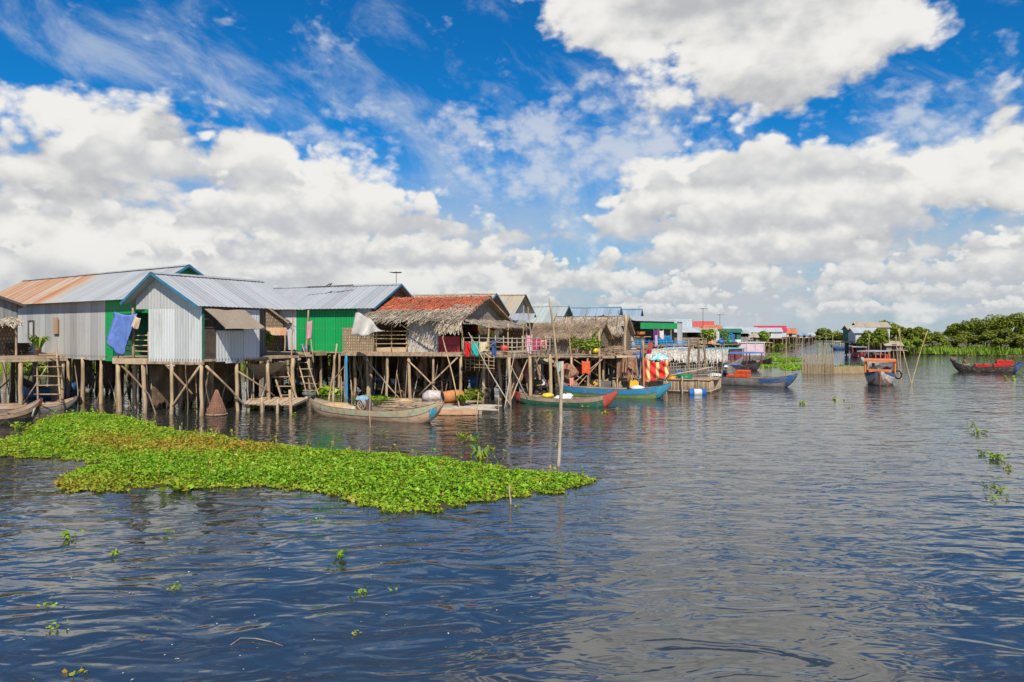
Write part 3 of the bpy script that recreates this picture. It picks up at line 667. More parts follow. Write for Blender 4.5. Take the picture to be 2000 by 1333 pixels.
mb.strands(hF.p(-.3, -.3, 4.72), hF.e2, 5.9, hF.p(-1.9, 0, 4.22) - hF.p(-.45, 0, 4.62), 1.5, 480, .5, .07, .06, .3, None, .3); mb.build('porch_roof', THATCH, hF.root)
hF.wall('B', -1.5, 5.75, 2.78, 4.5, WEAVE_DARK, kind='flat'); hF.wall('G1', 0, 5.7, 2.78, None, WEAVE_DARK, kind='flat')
mb = MB(); mb.prism([hF.p(.0, 2.3, 2.78), hF.p(.0, 5.7, 2.78), hF.p(.0, 5.7, 4.5), hF.p(.0, 2.3, 4.5)], hF.e1 * .04); mb.build('wall', WEAVE_DARK, hF.root)
hF.floor(-2.6, 7.5, -.3, 5.7)
for a, b in ((-.1, 0), (3.4, 0), (5.4, 0), (-1.85, -.2), (-1.85, 2.4), (-1.85, 5.2), (4.4, 0)): MB().pole(hF.p(a, b, 2.7), hF.p(a, b, 4.5), .05, .045).build('porch_post', POST, hF.root)
MB().beam(hF.p(-.2, -.36, 2.62), hF.p(7.5, -.36, 2.6), .06, .16).build('edge_beam', WOOD, hF.root)
hF.stilts([-2.5, -.1, 1.6, 3.2, 4.6, 5.9, 7.4], [-.15, 1.8, 3.8, 5.6], .105)
hF.brace(0, -.3, 2.4, -.4, 2.5, .2, .05); hF.brace(3.2, -.3, 1.0, -.2, 2.3, .2, .05); hF.brace(6.0, -.3, 3.6, -.2, 2.4, -.2, .05); hF.brace(1.4, -.4, 3.5, -.4, 3.2, 4.4, .03); hF.brace(3.4, -.4, 1.6, -.4, 4.3, 3.2, .03)
for k in range(14): hF.brace(U(-2, 7), U(1, 5), U(-2, 7), U(1, 5), U(0, .5), U(1.5, 2.3), .04)
# ================= G, H, I, J, K: roofs behind
def backhouse(label, px, Y, ridge_py, half, drop, L, roof, e1=(-.95, .31), e2=(.31, .95), gable=None, trimm=BLUE_TRIM, z0=2.8, sides=WALL_GREY, gkind='sheet', og=.5, ridge_px_end=None, group='stilt houses along the channel'):
    """house whose ridge end (gable towards the channel) shows at px,ridge_py at distance Y"""
    zr = Zp(ridge_py, Y); e1v = Vector((*e1, 0)).normalized(); e2v = Vector((*e2, 0)).normalized()
    O = Vector((X(px, Y), Y, 0)) - e2v * half + e1v * og
    h = House('stilt_house', label, (O.x, O.y), e1, e2, L, 2 * half, z0, [(-.35, zr - drop), (half, zr), (2 * half + .35, zr - drop)], roof, (og, .3), trim=(trimm, (0,)) if trimm else None, pitch=.35, group=group)
    h.wall('A', 0, L, z0, None, sides); h.wall('B', 0, L, z0, None, sides); h.wall('G0', 0, 2 * half, z0, None, gable or BOARD_GREY, kind=gkind); h.wall('G1', 0, 2 * half, z0, None, gable or BOARD_GREY, kind=gkind)
    h.floor(); h.stilts([.2, L * .33, L * .66, L - .2], [.1, half, 2 * half - .1], .1)
    return h
hG = backhouse('house with tan rust streaked metal roof and blue edged gable behind the red thatch', 970, 52, 574, 3.3, 1.75, 10, ROOF_TAN)
hH = backhouse('house with tan roof and tall grey board gable behind the laundry deck', 1027, 58, 576, 3.0, 1.9, 8, ROOF_TAN, gable=WALL_GREY, trimm=WOOD_DARK)
hI = backhouse('house with plain pale green grey roof and open dark gable behind the brown hut', 1111, 62, 598, 2.7, 1.6, 9, ROOF_PALE, gable=WALL_DKGREEN)
hJ = backhouse('house with bluish grey roof and louvred blue edged gable behind the grey hut', 1213, 70, 600, 3.0, 2.0, 9, ROOF_BLUE, gable=WALL_DKGREEN)
hK = backhouse('house with steep blue grey roof and dark green gable beside the open shop', 1254, 76, 604, 2.8, 2.1, 7, ROOF_BLUE, gable=WALL_DKGREEN)
mb = MB(); mb.sheet(P(990, 626, 49), (1, .1, 0), 1.9, V(.1, 1, .22), 0, 2.6, .3, .02); o = single(mb, 'lean_to_roof', ROOF_GREY, 'low pale metal roof between the red thatched house and the brown hut', 'roof')
# L: brown thatched hut, M: grey thatched hut
hL = House('thatched_hut', 'low brown thatched hut with small open gable by the potted plants', (X(1163, 48.5), 48.5), (-.93, .36), (.36, .93), 5.6, 4.0, 2.3,
           [(-.4, 3.45), (2.0, 4.55), (4.4, 3.4)], THATCH_BROWN, (.3, .3), amp='slab', cat='hut')
hL.thatch(THATCH_BROWN, .4, 85, (0, 2), .45, .04)
hL.wall('A', .5, 5.6, 2.3, 3.6, WEAVE_GREY, kind='flat'); hL.wall('G0', 0, 4, 2.9, None, WEAVE_DARK, kind='flat'); hL.wall('B', 0, 5.6, 2.3, 3.6, WEAVE_DARK, kind='flat'); hL.wall('G1', 0, 4, 2.3, None, WEAVE_DARK, kind='flat')
hL.floor(-2.2, 5.6, -1.8, 4); hL.stilts([-2, 0, 1.8, 3.6, 5.5], [-1.7, .1, 2, 3.9], .09)
MB().pole(hL.p(.3, -.3, 2.2), hL.p(.3, -.3, 3.9), .11).build('porch_post', POST, hL.root)
hM = House('thatched_hut', 'grey palm thatched hut with poles laid over its roof beside the tall timber post', (X(1212, 56), 56), (-.93, .36), (.36, .93), 6.0, 4.4, 2.4,
           [(-.5, 3.75), (2.2, 5.12), (4.7, 3.7)], THATCH, (.3, .3), amp='slab', cat='hut')
hM.thatch(THATCH, .5, 80, (0, 2), .5, .05)
for i in range(7):
    a = .3 + i * .95; MB().pole(hM.p(a, -.2, 4.12), hM.p(a + U(.1, .7), 2.5, 5.3 + U(.2, .8)), .03, .02).build('roof_pole', POST_DARK, hM.root)
MB().pole(hM.p(-.3, 2.2, 5.32), hM.p(6.2, 2.2, 5.32), .04).build('roof_pole', POST_DARK, hM.root)
hM.wall('A', 0, 6, 2.4, 3.85, WEAVE_DARK, kind='flat'); hM.wall('G0', 0, 4.4, 2.4, None, WEAVE_DARK, kind='flat'); hM.wall('G1', 0, 4.4, 2.4, None, WEAVE_DARK, kind='flat')
hM.floor(-1.5, 6, -3.5, 4.4); hM.stilts([-1.3, .8, 2.6, 4.4, 5.9], [-3.4, -1.7, .1, 2, 4.2], .09)
MB().pole(hM.p(-.4, -.3, 2.0), hM.p(-.5, -.3, 5.4), .15, .13).build('corner_post', POST, hM.root)
# N: open shop with a green fascia and blue railings
hN = House('stilt_house', 'open fronted shop house with long green fascia and blue railings', (X(1228, 62), 62.0), (.62, .785), (-.785, .62), 9.5, 5, 2.75,
           [(-1.0, 4.95), (2.5, 5.5), (5.4, 5.2)], ROOF_GREY, (.3, .3))
hN.wall('A', 0.6, 8.3, 4.25, 4.85, WALL_GREEN, kind='flat', off=.9, name='fascia'); hN.wall('A', 0, .9, 2.75, 4.9, WALL_GREY); hN.wall('A', 8.3, 9.5, 2.75, 4.95, WALL_GREY, off=.9)
hN.wall('A', .9, 3.2, 2.75, 3.5, WALL_GREY); hN.wall('B', 0, 9.5, 2.75, 5.1, WALL_DKGREEN); hN.wall('G0', 0, 5, 2.75, None, WALL_GREY); hN.wall('G1', 0, 5, 2.75, None, WALL_GREY)
hN.floor(-.3, 9.8, -2.2, 5); hN.stilts([0, 2.2, 4.4, 6.6, 9.2], [-2.1, 0, 2.4, 4.8], .09)
for a in (3.3, 5.3, 7.0): MB().pole(hN.p(a, -.85, 2.7), hN.p(a, -.85, 4.9), .05).build('porch_post', WOOD, hN.root)
BLUE_PAINT = mat('bright blue paint', (.03, .22, .52), (.03, .3, .6), scale=3, rough=.5)
rail(hN.root, [hN.p(3.3, -.9, 0), hN.p(7.0, -.9, 0)], 2.75, (.25, .5, .8), BLUE_PAINT, .035, .25)
MB().box(hN.p(2.0, -.3, 3.52), (2.4, .6, .06), hN.e1, hN.e2).build('counter', WOOD_PALE, hN.root)
# ---------------- far houses down the channel
screen2 = []
def farhouse(label, px0, px1, Y, y_ridge, y_eave, roof, wall, run='x', gable=None, z0=2.7, depth=5.0, win=2, trimm=None, skew=.25, group='far stilt houses down the channel'):
    x0, x1 = X(px0, Y), X(px1, Y); zr, ze = Zp(y_ridge, Y), Zp(y_eave, Y)
    e1 = Vector((-1, skew, 0)).normalized(); e2 = Vector((skew, 1, 0)).normalized(); L = abs(x1 - x0) / abs(e1.x)
    h = House('stilt_house', label, (x1, Y), e1[:2], e2[:2], L, depth, z0, [(-.3, ze), (depth / 2, zr), (depth + .3, ze)], roof, (.3, .3), pitch=.5, trim=(trimm, (0,)) if trimm else None, group=group)
    h.wall('A', 0, L, z0, ze + .05, wall, pitch=.3); h.wall('G0', 0, depth, z0, None, gable or wall); h.wall('G1', 0, depth, z0, None, gable or wall)
    if L < 3.4: win = min(win, 1)
    for i in range(win):
        a = L * (i + .6) / (win + .2)
        MB().box(h.p(a, -.03, (z0 + ze) / 2 + .1), (.75, .08, .95), h.e1, h.e2).build('window', DARK, h.root)
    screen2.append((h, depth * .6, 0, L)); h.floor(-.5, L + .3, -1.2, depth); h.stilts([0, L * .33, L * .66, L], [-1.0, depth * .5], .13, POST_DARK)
    return h
farhouse('far house with long pale roof just right of the blue grey roof', 1284, 1348, 92, 624, 640, ROOF_WHITE, WALL_WHITE, gable=WALL_DKGREEN, trimm=WALL_DKGREEN)
farhouse('far house with pale roof behind the grey shop wall', 1262, 1318, 112, 627, 640, ROOF_WHITE, WALL_GREY, gable=WALL_DKGREEN)
farhouse('far house with bright red roof and small dark gable', 1352, 1392, 96, 628, 641, ROOF_RED, WALL_GREY, gable=WALL_DKGREEN)
farhouse('far house with faded orange roof beside the bright red one', 1378, 1405, 92, 636, 643, ROOF_ORANGE, WALL_WHITE, gable=WALL_DKGREEN)
farhouse('far low hut with brown woven wall under the red roof', 1340, 1362, 78, 640, 646, ROOF_PALE, WEAVE_DARK, z0=2.4)
farhouse('far hut with tan plank wall beside the red roof', 1371, 1398, 84, 642, 648, ROOF_TAN, WOOD_PALE, z0=2.5)
h = farhouse('far shop with dark green fascia and blue porch railing', 1401, 1447, 100, 643, 650, WALL_DKGREEN, WALL_DKGREEN, z0=2.7)
rail(h.root, [h.p(1.2, -1, 0), h.p(3.2, -1, 0)], 2.7, (.3, .6, .95), BLUE_PAINT, .05, .5)
farhouse('far house with pale roof and dark gable above the green shop', 1398, 1450, 125, 639, 648, ROOF_WHITE, WALL_GREY, gable=WALL_DKGREEN)
farhouse('far house with two pale roofs left of the white house', 1452, 1479, 135, 640, 650, ROOF_WHITE, WALL_WHITE, gable=WALL_DKGREEN)
farhouse('far small house with pale roof between two pale gables', 1440, 1464, 120, 645, 653, ROOF_WHITE, WALL_GREY, gable=WALL_DKGREEN)
farhouse('far white house with one dark window and pale roof', 1481, 1527, 150, 641, 649, ROOF_WHITE, WALL_WHITE, win=1, z0=2.6)
farhouse('far house with long crimson roof behind the white house', 1482, 1536, 170, 637, 648, ROOF_CRIM, WALL_WHITE)
farhouse('far house with orange roof right of the crimson one', 1534, 1556, 178, 642, 652, ROOF_ORANGE, WALL_GREY)
farhouse('far thatched hut in front of the white house', 1478, 1502, 128, 650, 659, THATCH_BROWN, WEAVE_DARK, z0=2.0)
farhouse('far small thatched hut left of the brown thatched one', 1465, 1480, 124, 653, 660, THATCH, WEAVE_GREY, z0=2.0)
farhouse('far pale blue house with white wall at the end of the row', 1554, 1578, 205, 650, 656, ROOF_BLUE, WALL_WHITE, z0=2.2)
farhouse('farthest pale house at the end of the row before the round trees', 1574, 1592, 235, 651, 656, ROOF_WHITE, WALL_WHITE, z0=2.2)
# houses on the other bank
farhouse('tan roofed house behind the trees on the far bank', 1684, 1738, 116, 630, 640, ROOF_TAN, WALL_WHITE, z0=2.4, gable=WALL_DKGREEN, group='houses on the other bank')
farhouse('house with tan roof and green gable left of the trees on the far bank', 1663, 1688, 112, 636, 645, ROOF_TAN, WALL_DKGREEN, z0=2.4, group='houses on the other bank')
farhouse('house with pale roof and white wall half hidden by trees on the far bank', 1676, 1716, 108, 641, 651, ROOF_WHITE, WALL_WHITE, z0=2.4, group='houses on the other bank')
farhouse('small hut low under the trees on the far bank', 1735, 1762, 112, 668, 676, ROOF_TAN, BOARD_GREY, z0=1.0, depth=3, group='houses on the other bank')
# dark plank screens added under the floors at the back to darken the space
SCREEN = mat('darkening screen boards', (.20, .135, .085), (.10, .07, .045), (.28, .19, .11), scale=1.5)
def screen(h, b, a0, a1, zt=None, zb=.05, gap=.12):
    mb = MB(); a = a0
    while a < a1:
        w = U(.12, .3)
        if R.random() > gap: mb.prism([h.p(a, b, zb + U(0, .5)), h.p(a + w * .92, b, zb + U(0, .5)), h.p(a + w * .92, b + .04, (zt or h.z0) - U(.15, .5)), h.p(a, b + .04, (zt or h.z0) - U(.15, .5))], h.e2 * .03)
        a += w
    mb.build('darkening_screen', SCREEN, h.root)
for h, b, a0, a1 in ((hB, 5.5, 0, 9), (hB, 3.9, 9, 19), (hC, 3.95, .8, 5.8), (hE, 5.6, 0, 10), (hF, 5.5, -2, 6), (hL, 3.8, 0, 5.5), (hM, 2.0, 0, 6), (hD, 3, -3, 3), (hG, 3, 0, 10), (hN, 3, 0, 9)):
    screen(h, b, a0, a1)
for q in screen2: screen(*q, zb=-.1, gap=.08)  # added screens darken the bases of the far houses too
# ---- antennas and roof things
def antenna(px, py_top, py_bot, Y, label, w=.9, r=.02):
    mb = MB(); b, t = P(px, py_bot, Y), P(px, py_top, Y); mb.tube([b, t], r, 5)
    o = thing('antenna', label, 'antenna', b, 'antennas above the roofs'); mb.build('mast', WOOD_DARK, o)
    mb = MB()
    for k in range(5): mb.tube([t + V(-w * (.5 - .05 * k), -.02 + .18 * k - .4, -.1), t + V(w * (.5 - .05 * k), -.02 + .18 * k - .4, -.1)], r * .6, 4)
    mb.tube([t + V(0, -.5, -.1), t + V(0, .5, -.1)], r * .7, 4); mb.build('aerial', WOOD_DARK, o)
antenna(774, 530, 560, 45.5, 'thin television antenna standing on the ridge of the green house')
antenna(1310, 627, 648, 84, 'thin antenna mast left of the red far roof', 1.2, .03)
antenna(1373, 602, 640, 88, 'tall thin leaning antenna mast above the bright red roof', 1.0, .03)
antenna(1406, 614, 645, 100, 'short thin antenna mast above the far green shop', 1.0, .03)
mb = MB()
for p_, q_ in ((635, 645), (642, 648)): mb.beam(P(p_, 560.5, 45.4), P(q_, 554, 45.6), .06)
mb.beam(P(600, 561, 45.6), P(690, 557.5, 45.3), .05); mb.beam(P(655, 559, 45.3), P(690, 557, 45.3), .06)
single(mb, 'loose_timber', WOOD_DARK, 'loose dark battens lying along the ridge of the green house', 'timber')
# ---------------------------------------------------------------- boats
B_WOOD = mat('worn boat planks', (.48, .32, .20), (.34, .22, .135), (.34, .17, .11), scale=1.3, stretch=(.5, 2, 2), bump=.25, planks=4)
B_INNER = mat('boat inside', (.36, .26, .18), (.24, .17, .12), scale=1.6, bump=.2)
B_GREEN = mat('dark green boat paint', (.02, .16, .085), (.03, .11, .07), (.16, .12, .08), scale=1.4, rough=.5, planks=3)
B_LIME = mat('lime green boat paint', (.20, .32, .10), (.15, .25, .09), (.22, .20, .12), scale=1.4, rough=.5, planks=3)
B_PALEG = mat('faded pale green paint', (.31, .33, .22), (.40, .30, .19), (.42, .27, .16), scale=1.5, rough=.6, planks=1)
B_BLUE = mat('bright blue boat paint', (.02, .20, .38), (.03, .15, .28), scale=2, rough=.45, planks=1)
B_CYAN = mat('turquoise boat paint', (.03, .27, .38), (.03, .20, .30), scale=2, rough=.45, planks=2)
B_NAVY = mat('dark blue boat paint', (.02, .08, .24), (.03, .07, .17), (.10, .10, .10), scale=1.6, rough=.5, planks=2)
B_RED = mat('red boat paint', (.46, .07, .04), (.34, .06, .04), scale=2, rough=.5, planks=2)
B_CORAL = mat('coral boat paint', (.60, .16, .10), (.46, .12, .08), scale=2, rough=.5, planks=2)
B_GREY = mat('grey weathered boat', (.24, .22, .20), (.15, .135, .12), (.10, .10, .11), scale=1.3, rough=.7, planks=4)
B_DARK = mat('dark tarred boat', (.055, .045, .042), (.035, .03, .03), scale=1.5, rough=.5, planks=3)
B_WHITE = mat('off white boat paint', (.52, .50, .45), (.42, .39, .34), (.38, .26, .18), scale=1.6, rough=.5, planks=4)
B_ORANGE = mat('orange boat paint', (.72, .21, .04), (.62, .16, .035), scale=2, rough=.45)
B_PINK = mat('pink awning cloth', (.60, .44, .46), (.5, .36, .38), scale=1.5, rough=.8)
RUBBER = mat('grey rubber', (.13, .13, .13), (.08, .08, .08), scale=3, rough=.8)
CORK = mat('engine metal', (.10, .09, .085), (.2, .1, .06), scale=4, rough=.6)
class Boat:
    def __init__(s, label, stern, bow, B, fb, hull, stripe=None, bow_m=None, stern_m=None, inner=None, rb=.5, rs=.4, draft=.22, cat='boat', name='wooden_boat', group='boats on the channel', n=26, q0=.62, flat=2.4, thw=3, deck=True):
        stern, bow = Vector((stern[0], stern[1], 0)), Vector((bow[0], bow[1], 0))
        d = bow - stern; s.Lg = d.length; s.ex = d / s.Lg; s.ey = Vector((-s.ex.y, s.ex.x, 0)); s.O = stern
        s.root = thing(name, label, cat, (stern + bow) / 2, group)
        s.B, s.fb, s.rb, s.rs, s.dr, s.flat = B, fb, rb, rs, draft, flat
        s.q0 = q0; Nq = 6
        def outer(push=0.0): return lambda t, q: s.pt(t, q, push)
        mb = MB()
        def shell(fn, t0, t1, qa, qb, nt=n, nq=Nq):
            for sd in (-1, 1): mb.grid(lambda i, j: fn(t0 + (t1 - t0) * i, sd * (qa + (qb - qa) * j)), nt, nq)
        shell(outer(), 0, 1, 0, 1); inn = lambda t, q: s.pt(t, q, -.045, .05)
        mb2 = MB(); mb_, mb = mb, mb2; shell(inn, .015, .985, 0, 1); s.inner = mb
        mb = mb_
        for sd in (-1, 1): mb.grid(lambda i, j: s.pt(.004 + .992 * i, sd, .02 - .075 * j, 0) + UPV * .006, n, 1)
        s.hull = mb.build('hull', hull, s.root)
        s.inner.build('inner_planking', inner or B_INNER, s.root)
        if stripe:
            mb = MB()
            for sd in (-1, 1):
                mb.grid(lambda i, j: s.pt(.03 + .94 * i, sd * (q0 + (1.0 - q0) * j), .014), n, 2); mb.grid(lambda i, j: s.pt(.03 + .94 * i, sd, .014 - .06 * j) + UPV * .012, n, 1)
            mb.build('gunwale', stripe, s.root)
        for m, (ta, tb) in ((bow_m, (.885, 1)), (stern_m, (0, .1))):
            if m:
                mb = MB()
                for sd in (-1, 1):
                    mb.grid(lambda i, j: s.pt(ta + (tb - ta) * i, sd * j, .022), 6, 6)
                    mb.grid(lambda i, j: s.pt(ta + (tb - ta) * i, sd, .022 - .1 * j) + UPV * .02, 6, 1)
                mb.build('bow_tip' if ta > .5 else 'stern_tip', m, s.root)
        if deck:
            mb = MB()
            for k in range(5):
                y = (k - 2) * B * .15; mb.box(s.l(.5, y, fb * .28), (s.Lg * (.62 - abs(k - 2) * .05), B * .14, .025), s.ex, s.ey)
            mb.build('deck_boards', inner or B_INNER, s.root)
        for k in range(thw):
            t = .24 + .5 * k / max(thw - 1, 1); w = s.hw(t) * 2
            MB().box(s.l(t, 0, s.sh(t) - .06), (.18, w * .96, .035), s.ex, s.ey).build('thwart', inner or B_INNER, s.root)
    def hw(s, t): return s.B / 2 * max(.045, (1 - abs(2 * t - 1) ** s.flat)) ** .75
    def sh(s, t): return s.fb + s.rb * max(0, (t - .45) / .55) ** 3.4 + s.rs * max(0, (.55 - t) / .55) ** 3.4
    def kl(s, t):
        e = max(0, (abs(2 * t - 1) - .58) / .42); top = s.sh(t)
        return -s.dr + (top + s.dr - .2) * e ** 1.9
    def pt(s, t, q, push=0.0, zoff=0.0):
        sg = 1 if q >= 0 else -1; q = abs(q); w = max(.01, s.hw(t) + push); k = s.kl(t) + zoff; h = s.sh(t)
        y = w * math.sin(q * math.pi / 2) ** .62; z = k + (h - k) * (1 - math.cos(q * math.pi / 2)) ** 1.05
        return s.l(t, sg * y, z - (push * .4 if push > 0 and q < .95 else 0))
    def l(s, t, y, z): return s.O + s.ex * (t * s.Lg) + s.ey * y + UPV * z
    def cx(s, x, y, z): return s.l(x / s.Lg + .5, y, z)
def boatpx(label, p0, y0, p1, y1, *a, **k):
    """stern and bow from picture columns at known distances"""
    return Boat(label, (X(p0, y0), y0), (X(p1, y1), y1), *a, **k)
# moored boats, near to far
b1 = boatpx('long worn wooden boat with faded green rim and pale blue bow mark', 604, 33.2, 866, 29.6, 1.45, .46, B_WOOD, B_PALEG, None, None, None, rb=.55, rs=.36, thw=4, q0=.76)
mb = MB()
for sd in (-1, 1): mb.grid(lambda i, j: b1.pt(.93 + .04 * i, sd * (.25 + .55 * j), .028), 2, 4)
mb.build('bow_mark', B_CYAN, b1.root)
mb = MB(); mb.pole(b1.l(.955, .25, .95), b1.l(.9, -.42, .62), .012); mb.pole(b1.l(.955, -.25, .85), b1.l(.93, -.30, .35), .01); mb.build('mooring_rope', mat('white rope', (.6, .58, .52), rough=.9), b1.root)
b2 = boatpx('dark green boat with red curved ends moored by the deck posts', 1001, 38.6, 1206, 36.2, 1.2, .37, B_GREEN, B_INNER, B_RED, B_RED, rb=.55, rs=.28, q0=.8)
b3 = boatpx('lime green boat with blue rim and turquoise upswept bow', 1085, 43.0, 1311, 40.6, 1.35, .53, B_LIME, B_BLUE, B_CYAN, None, rb=.45, rs=.2, q0=.73)
b4 = boatpx('long grey boat with dark blue bow beside the bamboo pen', 1380, 52.5, 1557, 48.8, 1.35, .60, B_GREY, None, B_NAVY, None, rb=.42, rs=.1)
mb = MB()
for sd in (-1, 1): mb.grid(lambda i, j: b4.pt(.62 + .26 * i, sd * (.74 + .22 * j), .016), 8, 2)
mb.build('gunwale', B_NAVY, b4.root)
b5 = boatpx('dark laden boat with red crates and blue bow on the open water', 1858, 68.5, 1998, 66.0, 1.4, .52, B_DARK, None, B_NAVY, None, rb=.6, rs=.6, group='boats on the channel')
b6 = boatpx('brown boat with coral tip and chevron mark at the plant mat', -150, 27.4, 82, 30.8, 1.3, .42, B_DARK, B_WOOD, None, None, rb=.6, rs=.4, q0=.86)
mb = MB()
for sd in (-1, 1): mb.grid(lambda i, j: b6.pt(.955 + .045 * i, sd * (.3 + .7 * j), .03), 3, 4)
mb.build('bow_tip', B_CORAL, b6.root)
mb = MB()
for sd in (-1, 1):
    for dt in (0, .012):
        mb.tube([b6.pt(.895 + dt, sd * .9, .03), b6.pt(.872 + dt, sd * .68, .03), b6.pt(.905 + dt, sd * .42, .03)], .016, 4)
mb.build('chevron_mark', mat('white paint', (.7, .68, .64), rough=.6), b6.root)
b7 = boatpx('narrow grey brown boat lying behind the coral tipped one', -90, 33.6, 151, 35.2, 1.1, .34, B_GREY, B_WOOD, None, None, rb=.35, rs=.3, q0=.8)
b8 = boatpx('blue boat under the brown shack', 40, 42, 150, 40.5, 1.2, .55, B_NAVY, B_BLUE, None, None, rb=.5, rs=.7)
b9 = boatpx('dark wooden boat under the red thatched house', 690, 46.5, 870, 45.0, 1.6, .6, B_GREY, B_WOOD, None, None, rb=.4, rs=.3)
b10 = boatpx('small grey blue boat behind the lime green one', 1142, 48.5, 1215, 47.0, 1.2, .55, B_NAVY, B_GREY, None, None, rb=.3, rs=.3)
# thatched houseboat
b11 = boatpx('grey houseboat under a long barrel of pale thatch', 1255, 60.0, 1452, 57.0, 2.2, .95, B_GREY, None, None, None, rb=1.0, rs=.4, name='houseboat', thw=0)
mb = MB()
def arch(i, j):
    a = -1.25 + 2.5 * j; t = .06 + .80 * i
    return b11.l(t, 1.42 * math.sin(a) * 1.02, 1.18 + 1.32 * math.cos(a) ** .8 if abs(a) < 1.57 else 1.2)
mb.grid(arch, 12, 10)
for k in range(2600):
    i, j = U(0, 1), U(0.02, .98); p, q = arch(i, j), arch(i, min(1, max(0, j + (.07 if j > .5 else -.07))))
    d = (q - p).normalized(); n = (p - b11.l(.06 + .8 * i, 0, 1.0)).normalized(); p = p + n * U(.01, .04); w = b11.ex * U(.03, .07); e = p + d * U(.3, .5) + n * U(-.01, .03)
    mb.add([p - w, p + w, e + w * .4, e - w * .4], [(0, 1, 2, 3)])
mb.build('thatched_roof', THATCH_PALE, b11.root)
for sd in (-1, 1):
    mb = MB(); mb.prism([b11.l(.12, sd * 1.0, .7), b11.l(.80, sd * 1.0, .7), b11.l(.80, sd * 1.02, 1.7), b11.l(.12, sd * 1.02, 1.7)], b11.ey * .04); mb.build('cabin_wall', WEAVE_DARK, b11.root)
mb = MB(); mb.prism([b11.l(.80, -1, .7), b11.l(.80, 1, .7), b11.l(.80, .9, 2.2), b11.l(.80, -.9, 2.2)], b11.ex * .03); mb.build('cabin_wall', B_DARK, b11.root)
mb = MB(); mb.box(b11.l(.0, -.4, 1.75), (1.9, 1.6, 1.3), b11.ex, b11.ey); mb.build('crimson_curtain', mat('crimson cloth', (.32, .01, .03), (.22, .01, .03), stretch=(6, 6, .3), scale=2), b11.root)
mb = MB(); mb.box(b11.l(.88, 0, 1.22), (1.7, 1.3, .05), b11.ex, b11.ey); mb.build('blue_tarp', mat('blue tarp', (.02, .10, .48), (.02, .08, .36), scale=3, rough=.5), b11.root)
# passenger boats with roofs
def ferry(label, cx_, Y, head, L, B, fb, hull, stripe, roof_m, post_m, roof_h=1.75, seat=True, tyres=False, cabin=(.22, .72), group='passenger boats with roofs', rb=.38, bow_m=None, roof_th=.12, solid=None):
    c = Vector((X(cx_, Y), Y, 0)); d = Vector((*head, 0)).normalized() * L / 2
    b = Boat(label, c - d, c + d, B, fb, hull, stripe, bow_m, None, None, rb=rb, rs=.15, name='passenger_boat', group=group, flat=3.2, thw=1, q0=.86)
    t0, t1 = cabin; w = B * .47
    MB().prism([b.l(t0 - .02, -w - .08, roof_h), b.l(t1 + .03, -w - .08, roof_h), b.l(t1 + .03, w + .08, roof_h), b.l(t0 - .02, w + .08, roof_h)], (0, 0, roof_th)).build('canopy', roof_m, b.root)
    for t in np.linspace(t0, t1, 4):
        for y in (-w, w): MB().beam(b.l(t, y, fb - .1), b.l(t, y, roof_h), .09).build('post', post_m, b.root)
    if seat:
        for t in (t0 + .12, t0 + .3): MB().box(b.l(t, 0, fb * .7), (.35, B * .8, .06), b.ex, b.ey).build('bench', B_INNER, b.root)
    if solid: MB().box(b.l((t0 + t1) / 2, 0, (fb + roof_h) / 2), ((t1 - t0) * L * .96, B * .9, roof_h - fb - .02), b.ex, b.ey).build('curtain_sides', solid, b.root)
    return b
f1 = ferry('orange roofed passenger boat coming towards the viewer', 1719, 53.0, (-.48, -.877), 7.0, 2.1, .85, B_WHITE, B_NAVY, B_ORANGE, B_ORANGE, 1.72, cabin=(.25, .70), rb=.25)
MB().box(f1.l(.73, 0, 1.02), (.35, 1.5, .24), f1.ex, f1.ey).build('front_board', B_ORANGE, f1.root)
MB().pole(f1.l(1.0, 0, 1.12), f1.l(.955, 0, -.15), .085, .06, 0).build('stem_post', mat('brown red stem', (.30, .09, .05)), f1.root)
MB().box(f1.l(.69, .5, 1.5), (.02, .9, .26), f1.ex, f1.ey).build('white_board', mat('white board', (.75, .74, .7)), f1.root)
mb = MB()
for sd in (-1, 1): mb.grid(lambda i, j: f1.pt(.55 + .44 * i, sd * (.35 + .18 * j), .012), 8, 2)
mb.build('waterline_band', mat('rust brown band', (.36, .16, .09), (.28, .13, .08), scale=3), f1.root)
f2 = ferry('red and white passenger boat with open cabin behind the orange one', 1706, 80, (-.75, -.66), 7.5, 2.0, .75, B_WHITE, B_NAVY, mat('grey roof paint', (.42, .40, .42)), B_CORAL, 1.65, cabin=(.2, .75))
MB().box(f2.l(.18, 0, 1.0), (.9, 1.6, .5), f2.ex, f2.ey).build('stern_box', B_RED, f2.root)
f3 = ferry('red passenger boat with lilac roof near the bank', 1676, 106, (-.35, -.9), 6.5, 2.0, .7, B_RED, B_NAVY, mat('lilac roof', (.45, .42, .52)), B_RED, 1.6, cabin=(.15, .8))
f4 = ferry('white and blue boat moored far off at the other bank', 1648, 150, (-.98, -.2), 6.5, 2.0, .8, B_NAVY, B_BLUE, B_WHITE, B_WHITE, 1.7, cabin=(.3, .95))
f5 = ferry('long boat with teal roof edge and dark red sides', 1400, 76, (.85, .5), 8, 2.1, .8, B_GREY, None, mat('teal roof', (.10, .42, .45)), mat('dark red post', (.22, .05, .05)), 2.05, cabin=(.1, .9), solid=mat('maroon sides', (.20, .05, .06)), group='boats before the far houses')
f6 = ferry('boat with bright blue flat roof and open posts', 1432, 70, (.85, .3), 7, 2.0, .7, B_DARK, None, mat('blue flat roof', (.04, .22, .48)), mat('dark red post', (.22, .05, .05)), 1.75, cabin=(.1, .9), group='boats before the far houses')
